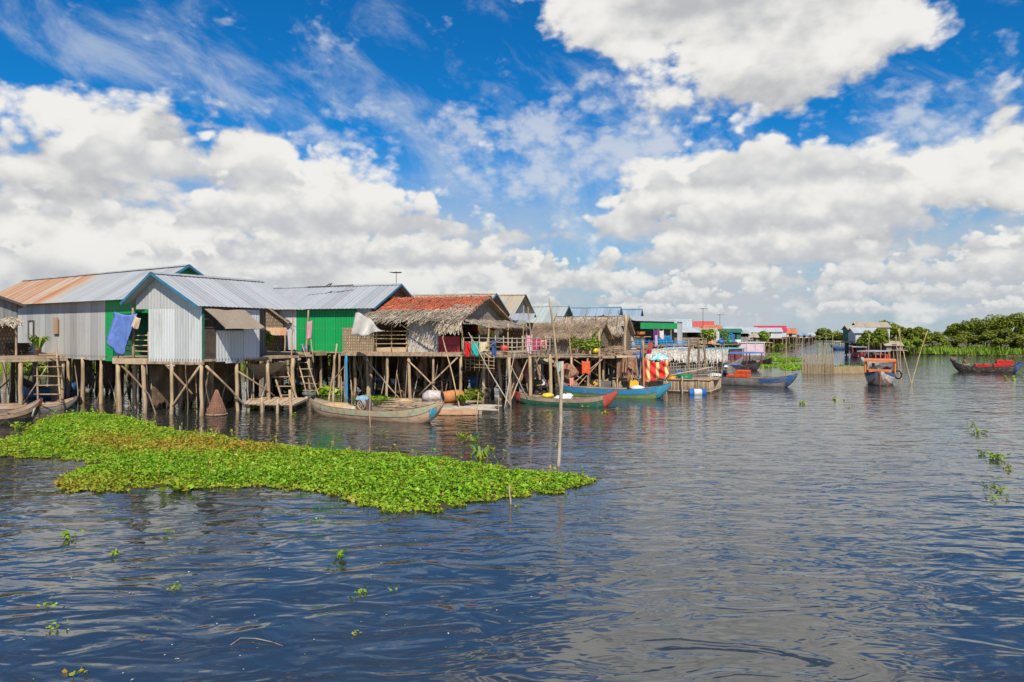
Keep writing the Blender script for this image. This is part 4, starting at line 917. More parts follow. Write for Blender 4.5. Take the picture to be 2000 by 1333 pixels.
f7 = ferry('boat with pink curtains and pale roof', 1464, 92, (.95, .1), 5.2, 2.2, .8, B_GREY, None, mat('pale roof paint', (.5, .62, .6)), B_PINK, 2.5, cabin=(.1, .8), solid=B_PINK, group='boats before the far houses')
b12 = boatpx('dark narrow boat moored at the end of the pink curtained boat', 1470, 84, 1507, 80, 1.2, .5, B_DARK, None, None, None, rb=.5, rs=.2)
# blue railing pontoon in front of the shop
pn = thing('blue_railing_pontoon', 'long pontoon walkway with bright blue rails below the shop', 'pontoon', (X(1300, 60), 60.5, 0))
A_, B_ = V(X(1222, 60.5), 60.5, 0), V(X(1345, 64.5), 64.5, 0); A2, B2 = V(X(1330, 66), 66, 0), V(X(1362, 78), 78, 0)
mb = MB(); mb.prism([A_ + UPV * 2.42, B_ + UPV * 2.42, B_ + V(-.6, 1.2, 2.42), A_ + V(-.6, 1.2, 2.42)], (0, 0, .1)); mb.build('deck', mat('pale blue white deck', (.55, .62, .66)), pn)
rail(pn, [A_, B_], 2.52, (.15, .38, .6), BLUE_PAINT, .035, .7)
for i in range(6): MB().pole(A_.lerp(B_, i / 5) + UPV * -.6, A_.lerp(B_, i / 5) + UPV * 2.42, .08).build('stilt', POST_DARK, pn)
# ---- things in boat 1
def torus(mb, c, Rm, r, ax=(0, 0, 1), n=16, m=8):
    az = Vector(ax).normalized(); a = az.orthogonal().normalized(); b = az.cross(a); c = Vector(c)
    vs = [c + (a * math.cos(t) + b * math.sin(t)) * (Rm + r * math.cos(p)) + az * (r * math.sin(p)) for t in (2 * math.pi * i / n for i in range(n)) for p in (2 * math.pi * j / m for j in range(m))]
    return mb.add(vs, [(i * m + j, ((i + 1) % n) * m + j, ((i + 1) % n) * m + (j + 1) % m, i * m + (j + 1) % m) for i in range(n) for j in range(m)], None, True)
c = b1.l(.0, 0, .96); ty = thing('tyre', 'old grey tyre lying on the raised stern of the worn wooden boat', 'tyre', c)
torus(MB(), c, .25, .1, (.1, .05, 1)).build('casing', RUBBER, ty); MB().ball(c - UPV * .02, (.12, .12, .06)).build('stuffing', PLASTIC_WHITE, ty)
en = thing('boat_engine', 'boat engine half covered by a blue cloth amid the worn wooden boat', 'engine', b1.l(.43, 0, .3))
mb = MB(); mb.box(b1.l(.43, .05, .62), (.62, .42, .5), b1.ex, b1.ey); mb.box(b1.l(.43, .05, .92), (.4, .3, .14), b1.ex, b1.ey); mb.tube([b1.l(.36, .1, .8), b1.l(.36, .1, 1.12), b1.l(.34, .1, 1.16)], .04); mb.build('engine_block', CORK, en)
w = MB(); torus(w, b1.l(.445, -.26, .62), .21, .05, b1.ey, 18, 6)
for k in range(3): a = k * math.pi / 3; w.beam(b1.l(.445, -.26, .62) + b1.ex * (.2 * math.cos(a)) + UPV * (.2 * math.sin(a)), b1.l(.445, -.26, .62) - b1.ex * (.2 * math.cos(a)) - UPV * (.2 * math.sin(a)), .05)
w.build('flywheel', B_INNER, en)
CL_BLUE = mat('dusty blue cloth', (.20, .33, .40), (.14, .25, .33), scale=3, rough=.9)
single(MB().grid(lambda i, j: b1.l(.395 + .075 * i, -.34 + .7 * j, 1.02 - .5 * max(0, abs(i - .45) - .28) * 3 * (.6 + .4 * math.sin(j * 9)) - .35 * max(0, abs(j - .5) - .35) * 3 + .02 * math.sin(i * 13 + j * 7)), 12, 12), 'cloth_cover', CL_BLUE, 'dusty blue cloth draped over the boat engine', 'cloth')
NET_TAN = mat('tan fishing net', (.50, .34, .17), (.40, .26, .13), scale=5, bump=.8, rough=.9)
single(MB().ball(b1.l(.22, 0, .42), (.75, .5, .22), 18, 9, lambda d: 1 + .16 * mnoise.noise(d * 3.1)), 'fishing_net', NET_TAN, 'heap of tan fishing net in the stern half of the worn boat', 'net')
single(MB().ball(b1.l(.33, .05, .34), (.5, .42, .16), 16, 8, lambda d: 1 + .2 * mnoise.noise(d * 3.7 + V(4, 1, 2))), 'fishing_net', mat('cream net', (.55, .44, .30), scale=5, bump=.8), 'small cream heap of net beside the boat engine', 'net')
mb = MB(); mb.pole(b1.l(.52, .2, .55), b1.l(.80, .05, .6), .06, .05)
single(mb, 'timber_pole', POST, 'thick round timber lying along the bow half of the worn boat', 'pole')
# ---------------------------------------------------------------- decks, jetties, ladders, poles
def ladder(label, p, q, w, n, r=.045, wv=(1, 0, 0), over=.5):
    p, q = Vector(p), Vector(q); wv = Vector(wv).normalized(); d = (q - p)
    o = thing('ladder', label, 'ladder', p, 'pole ladders leaning on the decks')
    for s_ in (-1, 1): MB().pole(p + wv * (s_ * w / 2 * 1.08), q + wv * (s_ * w / 2 * .92) + d.normalized() * over * (1 if s_ < 0 else U(.4, 1.2)), r, r * .8, .015, 5, 6).build('side_pole', POST, o)
    for i in range(n):
        c = p + d * ((i + .6) / n); MB().pole(c - wv * (w / 2 + U(.05, .2)) + V(0, -.05, U(-.03, .03)), c + wv * (w / 2 + U(.05, .2)) + V(0, -.05, U(-.03, .03)), .03, .028, .01, 3, 5).build('rung', POST, o)
ladder('wide pole ladder of six rungs leaning on the brown shack deck', P(97, 800, 34.2) , P(92, 692, 34.8), 1.05, 6, .05)
ladder('thick pole ladder leaning on the small porch beside the silver house', P(566, 782, 36.4), P(531, 682, 38.6), .72, 6, .06, (1, .1, 0), .35)
ladder('thin pole ladder leaning on the porch of the green house', P(611, 772, 38.8), P(586, 690, 40.6), .6, 6, .045, (1, .1, 0), .9)
def deck(name, label, pts, z, posts, m=WOOD, cat='deck', t=.1, planks=None, pr=.09, plank_m=None, braces=0):
    c = sum((Vector(p) for p in pts), Vector((0, 0, 0))) / len(pts)
    o = thing(name, label, cat, (c.x, c.y, 0))
    MB().prism([V(p[0], p[1], z - t) for p in pts], (0, 0, t * .6)).build('frame', m, o)
    a, b, d = Vector(pts[0]), Vector(pts[1]), Vector(pts[-1]); n = planks or max(3, int((b - a).length / .22))
    mb = MB()
    for i in range(n):
        t0 = (i + .06) / n; t1 = (i + .94) / n; zz = z - t * .4 + .004
        e = d - a; f = (Vector(pts[2]) - b) if len(pts) == 4 else e
        p0, p1 = a.lerp(b, t0), a.lerp(b, t1); k = U(-.03, .02)
        mb.prism([V(*(p0 - e * (.03 + k))[:2], zz), V(*(p1 - e * (.03 + k))[:2], zz), V(*(p1 + e.lerp(f, t1))[:2], zz), V(*(p0 + e.lerp(f, t0))[:2], zz)], (0, 0, t * .4 + U(-.01, .015)))
    mb.build('planking', plank_m or m, o)
    for p in posts:
        h = p[2] if len(p) > 2 else z; MB().pole(V(p[0] + U(-.08, .08), p[1], -.7), V(p[0], p[1], h), pr * U(.8, 1.15), pr * .8, .025, 5, 7).build('post', POST, o)
    for k in range(braces):
        p, q = R.choice(posts), R.choice(posts); MB().pole(V(p[0], p[1], U(.0, .6)), V(q[0] + U(-.4, .4), q[1], z - .2), .04, .03).build('brace', POST, o)
    return o
# laundry deck sticking out right of the red thatched house
lp = [(X(906, 39.6), 39.6, 0), (X(1000, 37.2), 37.2, 0), (X(1082, 42), 42, 0), (X(1000, 47), 47, 0)]
dk = deck('laundry_deck', 'rickety pole deck hung with laundry beside the red thatched house', lp, 2.62, [(X(899, 40.6), 40.6), (X(944, 39.6), 39.6), (X(994, 36.2), 36.6), (X(1036, 37.6), 38.3), (X(1074, 41.5), 41.5), (X(960, 44), 44), (X(1010, 46), 46), (X(1040, 43), 43)], WOOD, 'deck', braces=8, pr=.12)
rail(dk, [V(*lp[0]), V(*lp[1]), V(*lp[2])], 2.62, (.25, .5, .78, 1.0), BAMBOO_GREY, .03, .6)
rail(dk, [V(*lp[0]) + V(.1, .1, 0), V(*lp[1]) + V(-1.0, .2, 0)], 1.75, (.2, .42, .62, .8), BAMBOO, .02, .45, name='lower_rack')
for p_, q_ in (((1000, 797, 36.4), (915, 650, 38)), ((985, 800, 35.5), (1005, 690, 37)), ((930, 690, 38.6), (985, 660, 37.2)), ((960, 700, 38), (915, 668, 38.8)), ((1030, 780, 37.6), (998, 715, 37))):
    MB().pole(P(*p_), P(*q_), .035, .025).build('leaning_pole', BAMBOO_GREY, dk)
# pot plant deck in front of the thatched huts
pdk = deck('plant_deck', 'pole deck with potted plants and firewood before the thatched huts', [(X(1075, 43.5), 43.5, 0), (X(1172, 45), 45, 0), (X(1185, 49), 49, 0), (X(1080, 48), 48, 0)], 2.38, [(X(1085, 43.7), 43.7), (X(1116, 44), 44), (X(1147, 44.6), 44.6), (X(1170, 45.2), 45.2, 4.0), (X(1180, 48), 48), (X(1120, 47.5), 47.5)], WOOD, braces=6)
fdk = deck('firewood_deck', 'rough deck carrying a heap of firewood right of the potted plants', [(X(1176, 47), 47, 0), (X(1240, 49), 49, 0), (X(1244, 54), 54, 0), (X(1178, 52), 52, 0)], 2.25, [(X(1180, 47.2), 47.2), (X(1205, 48), 48), (X(1238, 49), 49), (X(1240, 53), 53)], WOOD, braces=4)
mb = MB()
for i in range(90):
    px = U(1178, 1222); h = .75 * (1 - abs(px - 1198) / 26); z = 2.27 + U(0, max(h, .05)); c_ = V(X(px, 49), 49 + U(-.8, .8), z); d = V(U(-1, 1), U(-.5, .5), U(-.12, .22)).normalized() * U(.4, .8)
    mb.pole(c_ - d, c_ + d, .03, .02, .08, 3, 4)
single(mb, 'firewood_heap', WOOD, 'tangled heap of grey firewood branches on the rough deck', 'firewood')
# jetty with the ladder, raft of sticks
jt = deck('jetty', 'low pale plank jetty at the foot of the thick ladder', [(X(478, 34.2), 34.2, 0), (X(574, 33.6), 33.6, 0), (X(604, 37), 37, 0), (X(490, 37.5), 37.5, 0)], .42, [(X(512, 33.8), 33.8, .75), (X(543, 33.4), 33.4, .7), (X(566, 33.4), 33.4, 1.15), (X(486, 34.4), 34.4, .5), (X(598, 36.8), 36.8, .5)], WOOD_PALE, 'jetty', pr=.085)
# stick raft with clay jar
rf = thing('stick_raft', 'floating raft of sticks and planks behind the worn boat bow', 'raft', (X(880, 36), 36, 0))
mb = MB()
for i in range(110):
    c_ = V(X(U(775, 905), 36), U(34.5, 37.4), .18 + U(0, .14)); d = V(1, U(-.4, .3), U(-.05, .05)).normalized() * U(.5, 1.1); mb.pole(c_ - d, c_ + d, .03, .02, .06, 3, 4)
mb.build('stick_layer', WOOD, rf)
mb = MB()
for i in range(9):
    y = 33.3 + i * .26; mb.pole(V(X(858, 34), y, .17 + U(0, .04)), V(X(968, 34) + U(-.4, .3), y + U(-.1, .1), .17), .07, .05, .02, 5, 6)
for px in (872, 905, 940): mb.beam(V(X(px, 34), 33.1, .07), V(X(px, 34), 35.6, .07), .14)
mb.build('log_layer', BAMBOO_GREY, rf)
MB().box(V(X(893, 32.8), 32.9, .12), (2.0, .5, .2)).build('float_block', mat('orange brown plank', (.52, .30, .16), (.4, .22, .12)), rf)
TERRA = mat('terracotta', (.50, .19, .06), (.36, .13, .045), (.30, .16, .09), scale=2.2, rough=.75)
jar = thing('clay_jar', 'large orange clay jar lying on its side on the stick raft', 'jar', (X(885, 35.4), 35.4, .3))
prof = [(-.55, .02), (-.55, .25), (-.47, .31), (-.2, .345), (.25, .34), (.45, .32), (.55, .315), (.58, .33)]
def lathe(mb, c, ax, prof, n=16):
    ax = Vector(ax).normalized(); a = ax.orthogonal().normalized(); b = ax.cross(a); c = Vector(c); vs = []
    for x_, r_ in prof: vs += [c + ax * x_ + (a * math.cos(2 * math.pi * k / n) + b * math.sin(2 * math.pi * k / n)) * r_ for k in range(n)]
    return mb.add(vs, [(i * n + k, i * n + (k + 1) % n, (i + 1) * n + (k + 1) % n, (i + 1) * n + k) for i in range(len(prof) - 1) for k in range(n)], None, True)
jc = V(X(885, 35.4), 35.4, .62); ax = V(-.9, -.42, -.06)
lathe(MB(), jc, ax, prof).build('jar_body', TERRA, jar); lathe(MB(), jc, ax, [(.3, .01), (.34, .27), (.585, .29)]).build('jar_mouth', mat('grey jar inside', (.25, .2, .16), (.15, .12, .1)), jar)  # mouth lining greyer and darker than the jar body
single(MB().ball(P(846, 776, 36.4), (.62, .42, .36), 16, 10, lambda d: 1 + .22 * mnoise.noise(d * 2.6)), 'sack', mat('white plastic sack', (.55, .50, .47), (.40, .30, .27), scale=6, bump=.8, rough=.5), 'bulging pale sack of plastic on the raft left of the clay jar', 'sack')
def basket_cone(label, px, y_top, y_bot, Y, r):
    b, t = P(px, y_bot, Y), P(px, y_top, Y); o = thing('fish_trap', label, 'fish trap', b)
    mb = MB(); n = 20; H = t.z - b.z
    rad = lambda k: r * (1 - k) ** .8 if k < .93 else .05
    for i in range(n):
        a = 2 * math.pi * i / n; mb.tube([b + V(rad(k) * math.cos(a), rad(k) * math.sin(a), H * k) for k in (0, .2, .4, .6, .8, 1)], .012, 4)
    for k in np.linspace(.02, .95, 16): mb.tube([b + V(rad(k) * math.cos(a), rad(k) * math.sin(a), H * k) for a in np.linspace(0, 2 * math.pi, 21)], .010, 4, False)
    mb.build('mesh_cone', mat('brown net twine', (.33, .17, .11), (.26, .13, .09), rough=.9), o)
    torus(MB(), b + UPV * .05, r, .025).build('hoop', WOOD, o)
    lathe(MB(), b, (0, 0, 1), [(0, r * .97), (H * .4, r * .64), (H * .75, r * .30), (H * .93, r * .10)], 18).build('net_lining', mat('thin brown net', (.33, .16, .10), rough=.9, alpha=.55), o)
basket_cone('conical brown net trap standing in the water by the silver house', 423, 762, 811, 32.7, .48)
# standing poles
def polepx(label, p0, y0, Y0, p1, y1, Y1=None, r=.07, r1=None, m=POST, name='pole', cat='pole', bend=.02, group='poles standing in the water'):
    mb = MB(); a, b = P(p0, y0, Y0), P(p1, y1, Y1 or Y0); d = (a - b).normalized()
    mb.pole(a + d * .6, b, r, r1 or r * .7, bend, 8, 7); o = mb.build(name, m, None, a); return tag(o, label, cat, group)
PALE_POLE = mat('bleached pole', (.47, .37, .28), (.33, .25, .18), scale=3, bump=.3)
wp = polepx('tall bare bleached pole standing at the tip of the plant mat', 1091, 910, 20.3, 1098, 706, 20.2, .06, .052, PALE_POLE, bend=.015)
mb = MB()
mb.grid(lambda i, j: P(1086 + 9 * i + 2 * j, 708 + 18 * j + 2 * math.sin(i * 6), 20.15 + .05 * math.sin(i * 5 + j * 3)), 6, 6)
single(mb, 'rag', mat('pale green rag', (.38, .45, .38), (.3, .36, .3), scale=4), 'pale green rag tied round the top of the bleached pole', 'rag')
polepx('tall brown pole leaning left above the laundry deck', 1096, 772, 41, 1073, 583, 41, .09, .06, POST)
polepx('slender brown pole standing behind the pink washing', 1040, 690, 40.5, 1031, 600, 40.5, .05, .03, POST)
polepx('very thin pole left of the slender brown one', 1021, 690, 41, 1023, 597, 41, .025, .018, BAMBOO)
polepx('thin grey pole over the brown thatched hut', 1115, 692, 44.2, 1109, 620, 44.2, .05, .03, POST)
polepx('bamboo pole leaning across the red corrugated wall', 900, 815, 33.5, 864, 658, 38.5, .04, .025, BAMBOO)
polepx('forked bent pole rising before the green wall', 642, 783, 38.5, 658, 672, 39.5, .06, .05, POST, bend=.08)
polepx('short round post beside the forked bent pole', 651, 783, 38.3, 653, 694, 39, .07, .06, POST)
polepx('blue wrapped post under the green house', 678, 778, 40.6, 676, 694, 40.8, .08, .08, mat('blue wrap', (.02, .20, .42), (.05, .24, .36), scale=2, rough=.5))
polepx('thin stake in front of the worn boat', 724, 836, 28.4, 722, 758, 28.4, .025, .02, POST)
polepx('thin stake standing beside the stick raft', 930, 818, 31.6, 935, 766, 31.6, .025, .02, BAMBOO)
polepx('short forked stake off the end of the stick raft', 974, 806, 34, 974, 772, 34, .03, .022, BAMBOO)
polepx('orange brown post holding the striped cloth', 1258, 775, 44, 1256, 665, 44, .075, .065, mat('orange post', (.42, .22, .11), (.33, .17, .09)))
polepx('bright blue painted pole leaning beside the striped cloth', 1247, 742, 44.6, 1254, 663, 44.6, .05, .045, B_BLUE)
polepx('yellow bamboo pole leaning left in the open channel', 1780, 748, 53.2, 1754, 642, 53.6, .04, .022, BAMBOO)
polepx('yellow bamboo pole leaning right in the open channel', 1781, 748, 53.4, 1812, 646, 53.9, .04, .022, BAMBOO)
polepx('thin straight pole left of the leaning bamboo pair', 1758, 741, 57, 1750, 655, 57, .04, .03, BAMBOO_GREY)
polepx('taller thin straight pole next to the leaning bamboo pair', 1760, 741, 57.3, 1757, 642, 57.3, .04, .03, BAMBOO)
polepx('thin tall pale pole rising behind the left edge of the orange roofed boat', 1697, 720, 75, 1697, 652, 75, .05, .035, PALE_POLE)
for i, (px, yt, yb, Y) in enumerate(((1536, 655, 712, 80), (1554, 650, 690, 100), (1567, 655, 714, 78), (1607, 668, 690, 110), (1614, 646, 684, 125), (1626, 655, 700, 95), (1642, 690, 710, 85))):
    polepx(['grey stake rising from the far plant mats', 'tall grey stake beyond the far plant mats', 'thin stake beside the tall net fence', 'short stake far out in the channel', 'tall stake before the round far tree', 'thin stake behind the net fence', 'short stake right of the net fence'][i], px, yb, Y, px + U(-2, 2), yt, Y, .05, .04, POST, bend=.01)
for i, (px, yt) in enumerate(((1345, 668), (1364, 664), (1376, 664))):
    polepx(['dark post left before the thatched houseboat', 'dark post in the middle before the thatched houseboat', 'dark post right before the thatched houseboat'][i], px, 722, 52, px, yt, 52, .1, .09, POST_DARK, bend=.01)
for i, (p0, p1) in enumerate(((1385, 1366), (1402, 1393), (1341, 1345), (1409, 1411))):
    polepx(['thin rod bent left over the houseboat thatch', 'thin rod leaning over the houseboat thatch', 'pale rod rising over the blue rails', 'pale straight rod at the right of the houseboat thatch'][i], p0, 728, 49, p1, 640 + 12 * i, 49, .025, .018, BAMBOO_GREY)
# bamboo pen (fish fence) and trellis
pen = thing('bamboo_pen', 'low woven bamboo fish pen wall standing in the water', 'fish pen', (X(1350, 45), 45, 0))
pts = [V(X(1196, 46), 46, 0), V(X(1300, 45.0), 45.0, 0), V(X(1386, 44.2), 44.2, 0), V(X(1408, 47.5), 47.5, 0)]
mb = MB()
for p, q in zip(pts[:-1], pts[1:]):
    L = (q - p).length
    for i in range(int(L / .085)):
        c_ = p.lerp(q, (i + .5) / int(L / .085)); mb.tube([c_ - UPV * .5, c_ + UPV * (.84 + U(-.03, .05))], .032, 4)
mb.build('bamboo_slats', mat('pen slats', (.40, .29, .18), (.30, .21, .13), island=.3, scale=2), pen)
mb = MB()
for p, q in zip(pts[:-1], pts[1:]):
    for h in (.12, .86): mb.pole(p - V(0, .06, -h), q - V(0, .06, -h), .06, .05, .005, 4, 6)
mb.build('rail', WOOD, pen)
for px in (1205, 1232, 1262, 1300, 1331, 1362, 1386): MB().pole(V(X(px, 44.6), 44.4, -.6), V(X(px, 44.6), 44.4, U(.9, 1.2)), .06).build('stake', POST, pen)
tr = thing('bamboo_trellis', 'open lattice of bamboo rods standing on the fish pen', 'trellis', (X(1355, 47), 47, .8))
mb = MB()
for px in np.arange(1306, 1402, 4.6): mb.pole(P(px, 744, 47), P(px + U(-2, 2), U(700, 722) + (1400 - px) * .02, 47.2), .02, .016, .01, 3, 4)
for k in range(6): mb.pole(P(1300, 742 - 6 * k, 46.95), P(1400, 738 - 7 * k, 46.95), .018, .016, .01, 4, 4)
mb.pole(P(1302, 735, 46.8), P(1392, 717, 46.8), .05, .04)
mb.build('lattice', BAMBOO_GREY, tr)
mb = MB(); mb.prism([P(1300, 744, 45.2), P(1404, 742, 45.0), P(1408, 738, 49), P(1296, 738, 50)], (0, 0, .06)); single(mb, 'floating_platform', WOOD, 'plank platform behind the fish pen carrying tubs and baskets', 'platform')
mb = MB(); mb.prism([P(1150, 745, 47.5), P(1300, 745, 46.2), P(1300, 735, 51), P(1140, 733, 52)], (0, 0, .08)); single(mb, 'floating_platform', WOOD, 'low plank platform under the striped cloth', 'platform')
# net fence in the channel
NETM = mat('tan netting', (.42, .30, .17), (.33, .25, .13), rough=.9)
nf = thing('net_fence', 'tall tan net fence on stakes joined to a lower mossy net barrier', 'net fence', (X(1600, 66), 66, 0))
def netpanel(p, q, h, sx, sz, name, r=.012):
    mb = MB(); L = (q - p).length
    for i in range(int(L / sx) + 1): c_ = p.lerp(q, i * sx / L); mb.tube([c_ - UPV * .3, c_ + UPV * (h + U(-.04, .04))], r, 4, False)
    for k in range(int(h / sz) + 1): mb.tube([p + UPV * (k * sz), q + UPV * (k * sz)], r * .8, 4, False)
    return mb.build(name, NETM, nf)
na, nb, nc = V(X(1567, 66), 66, 0), V(X(1628, 65.5), 65.5, 0), V(X(1697, 66.5), 66.5, 0)
netpanel(na, nb, 1.75, .085, .10, 'net'); netpanel(na + V(0, .1, 0), nb + V(0, .1, 0), .85, .05, .06, 'net', .016); netpanel(nb, nc, .62, .05, .05, 'net', .018)
for i in range(12): c_ = na.lerp(nb, i / 11); MB().pole(c_ - V(0, .03, .5), c_ + UPV * U(1.7, 1.95), .028).build('stake', POST, nf)
for i in range(1, 9): c_ = nb.lerp(nc, i / 8); MB().pole(c_ - V(0, .03, .5), c_ + UPV * U(.6, .8), .028).build('stake', POST, nf)
# ---- cloths
def cloth(name, label, m, p00, p10, H, cat='cloth', sag=.05, wav=.05, nw=4, group=None, nx=12, ny=8, skew=0.0, fl=0.0, lean=0.0):
    """hangs from the line p00-p10, height H"""
    p00, p10 = Vector(p00), Vector(p10); e = p10 - p00; n = e.cross(UPV).normalized(); ph = U(0, 6)
    def f(i, j):
        k = j * (1 + fl * math.sin(i * 5 + ph) * .2)
        return p00 + e * (i + skew * j) - UPV * (H * k + sag * math.sin(math.pi * i)) + n * (wav * (math.sin(i * nw * 6.28 + ph + j) + .45 * math.sin(i * nw * 17 + ph - j * 2)) * (.3 + j) + lean * j)
    o = single(MB().grid(f, nx * 2, ny * 2), name, m, label, cat, group)
    md = o.modifiers.new('thickness', 'SOLIDIFY'); md.thickness = .012
    return o
def stripe_mat(name, cols, s):
    m, nt, b = newmat(name); L = nt.links.new
    tc = N(nt, 'ShaderNodeTexCoord'); sp = N(nt, 'ShaderNodeSeparateXYZ'); L(tc.outputs['UV'], sp.inputs[0])
    f = math_(nt, 'FRACT', math_(nt, 'MULTIPLY', sp.outputs[0], s)); r = N(nt, 'ShaderNodeValToRGB'); L(f, r.inputs[0]); r.color_ramp.interpolation = 'CONSTANT'
    el = r.color_ramp.elements
    while len(el) < len(cols): el.new(.5)
    for e_, (pos, c_) in zip(el, cols): e_.position = pos; e_.color = (*c_, 1)
    L(r.outputs[0], b.inputs['Base Color']); b.inputs['Roughness'].default_value = .85; return m
STRIPES = stripe_mat('red yellow striped cloth', [(0, (.62, .03, .02)), (.58, (.25, .20, .28)), (.62, (.70, .50, .05)), (.72, (.62, .55, .42)), (.80, (.70, .50, .05)), (.90, (.30, .2, .25)), (.94, (.62, .03, .02)), (.999, (.6, .03, .02))], 3.0)
sp0, sp1 = P(1252, 697, 44.3), P(1307, 701, 44.3); se = sp1 - sp0
def strp(i, j):
    sag = .30 * math.sin(math.pi * i) * (1 - .2 * j); dia = .10 * math.sin((i * 1.3 + j * .9) * 7.0) * (.3 + j) + .06 * math.sin((i * 2.1 - j * 1.4) * 9.0)
    return sp0 + se * (i * (1 - .04 * math.sin(j * 3))) + V(0, -.10 - dia - .05 * math.sin(i * 31) * j, -sag - (1.42 + .12 * math.sin(i * 5 + 1)) * j + .25 * j * i)
o = single(MB().grid(strp, 40, 18), 'striped_cloth', STRIPES, 'big red and yellow striped cloth hung loosely between two poles', 'cloth'); o.modifiers.new('t', 'SOLIDIFY').thickness = .012
BLUECL = mat('blue violet cloth', (.13, .22, .52), (.10, .16, .42), (.2, .22, .5), scale=3, rough=.9)
cloth('hanging_cloth', 'large blue cloth hanging in the porch by the green panel', BLUECL, P(222, 609, 34.0), P(269, 613, 33.2), 1.75, wav=.10, nw=1.4, skew=-.36, sag=.1, fl=1)
cloth('hanging_cloth', 'small cream striped towel hanging at the porch post', stripe_mat('towel stripes', [(0, (.6, .52, .4)), (.5, (.45, .2, .15)), (.7, (.6, .55, .42))], 4), P(263, 616, 32.9), P(275, 622, 32.9), .6, wav=.04, skew=-.5)
PINK = mat('pink cloth', (.55, .30, .34), (.48, .24, .29), scale=3, rough=.9)
o = polepx('stake holding a pink shirt before the green wall', 610, 690, 40.6, 604, 640, 40.8, .04, .03, POST)
cloth('hanging_cloth', 'pink shirt hung on a stake before the green wall', PINK, P(600, 628, 40.7), P(610, 626, 40.7), 1.05, wav=.05, skew=-.2)
WASH = [('red shirt hanging on the laundry deck rail', (.60, .02, .02), 908, 920, 668, 38.6, .75), ('turquoise shirt hanging on the laundry deck rail', (.02, .42, .36), 921, 934, 669, 38.3, .7), ('cream towel hanging on the laundry deck rail', (.62, .50, .32), 936, 952, 668, 38, .55), ('dark blue trousers hanging on the laundry deck rail', (.04, .09, .22), 961, 969, 664, 37.8, .95),
        ('pale pink sheet on the far line of the laundry deck', (.72, .30, .36), 1026, 1040, 655, 41.5, .65), ('deep pink cloth on the far line of the laundry deck', (.42, .04, .13), 1040, 1056, 662, 41.3, .75), ('coral pink sheet on the far line of the laundry deck', (.74, .26, .22), 1056, 1068, 663, 41, .5), ('white and pink cloth low on the rails of the deck', (.70, .55, .55), 1028, 1038, 674, 41, .5),
        ('yellow green shirt hanging in the porch of the red thatched house', (.55, .65, .12), 960, 965, 645, 43, .45), ('white shirt hanging in the porch of the red thatched house', (.75, .75, .74), 965, 974, 645, 43, .6), ('dark red hammock cloth in the porch of the red thatched house', (.42, .02, .02), 924, 945, 634, 43.2, .45), ('green cloth in the porch of the red thatched house', (.02, .22, .04), 926, 944, 652, 43.4, .4), ('second dark red cloth near the porch corner post', (.42, .02, .03), 955, 969, 632, 43, .4),
        ('purple cloth hanging in the open shop', (.12, .04, .15), 1276, 1282, 644, 61, 1.0), ('pale lilac cloth hanging in the open shop', (.50, .40, .55), 1279, 1284, 655, 60.4, 1.0), ('white shirt hanging in the open shop', (.65, .6, .6), 1288, 1296, 646, 61.5, .7), ('magenta cloth hanging in the open shop', (.22, .05, .14), 1283, 1288, 643, 61.2, .7),
        ('orange red cloth drying low beside the hanging nets', (.70, .12, .04), 1136, 1152, 705, 44.4, .85), ('red cloth drying behind the orange one', (.50, .05, .03), 1118, 1136, 716, 46, .5), ('coral cloth on the brown net frame', (.70, .28, .20), 1112, 1120, 738, 42.6, .5)]
for lab, c_, a, b_, y, Y, H in WASH:
    n_ = 'cloth ' + lab; cloth('hanging_cloth', lab, mat(n_, c_, tuple(x * .8 for x in c_), scale=3, rough=.9), P(a, y, Y), P(b_, y + U(-1, 1), Y + .1), H, wav=.04, nw=1.6, group='washing hung out to dry', skew=U(-.08, .08), fl=.6)
# plastic sheet over the verandah corner
def pl(i, j):
    a = P(694 + 46 * i, 612 + 34 * i ** 2.2, 39.6 - .6 * i); b_ = P(686 + 66 * i, 656 + 4 * i - 16 * i * i, 39.2 - 1.0 * i)
    return a.lerp(b_, j) + V(0, -.14 * math.sin(i * 16 + j * 3) * j, .05 * math.sin(i * 11))
o = single(MB().grid(pl, 22, 12), 'plastic_sheet', PLASTIC_WHITE, 'milky plastic sheet tied over the corner by the green wall', 'sheet'); o.modifiers.new('t', 'SOLIDIFY').thickness = .01
def tarp(label, m, pxs, Y, dY=1.6, sag=.25, cat='tarp', name='tarp'):
    (x0, y0), (x1, y1), (x2, y2), (x3, y3) = pxs
    def f(i, j):
        p = P(x0, y0, Y).lerp(P(x1, y1, Y), i).lerp(P(x3, y3, Y + dY).lerp(P(x2, y2, Y + dY), i), j)
        return p - UPV * (sag * math.sin(math.pi * i) * math.sin(math.pi * j)) + UPV * .04 * math.sin(i * 17 + j * 9)
    o = single(MB().grid(f, 12, 10), name, m, label, cat); o.modifiers.new('t', 'SOLIDIFY').thickness = .012; return o
tarp('sagging grey brown cloth slung under the silver house porch', mat('grey sling', (.30, .26, .22), (.22, .19, .16)), [(478, 712), (560, 706), (556, 720), (500, 744)], 36.6, 1.2, .2, 'cloth', 'sling_cloth')
tarp('tan tarpaulin stretched low under the plant deck', mat('tan tarp', (.48, .38, .22), (.38, .3, .18)), [(1042, 713), (1082, 708), (1078, 700), (1056, 700)], 42.2, 1.6, .1)
tarp('pale blue tarpaulin bundle on top of the striped cloth', mat('aqua tarp', (.10, .48, .56), (.55, .62, .62), scale=5, lo=.45, hi=.55), [(1268, 703), (1306, 702), (1302, 695), (1276, 694)], 45.2, 1.0, -.25)
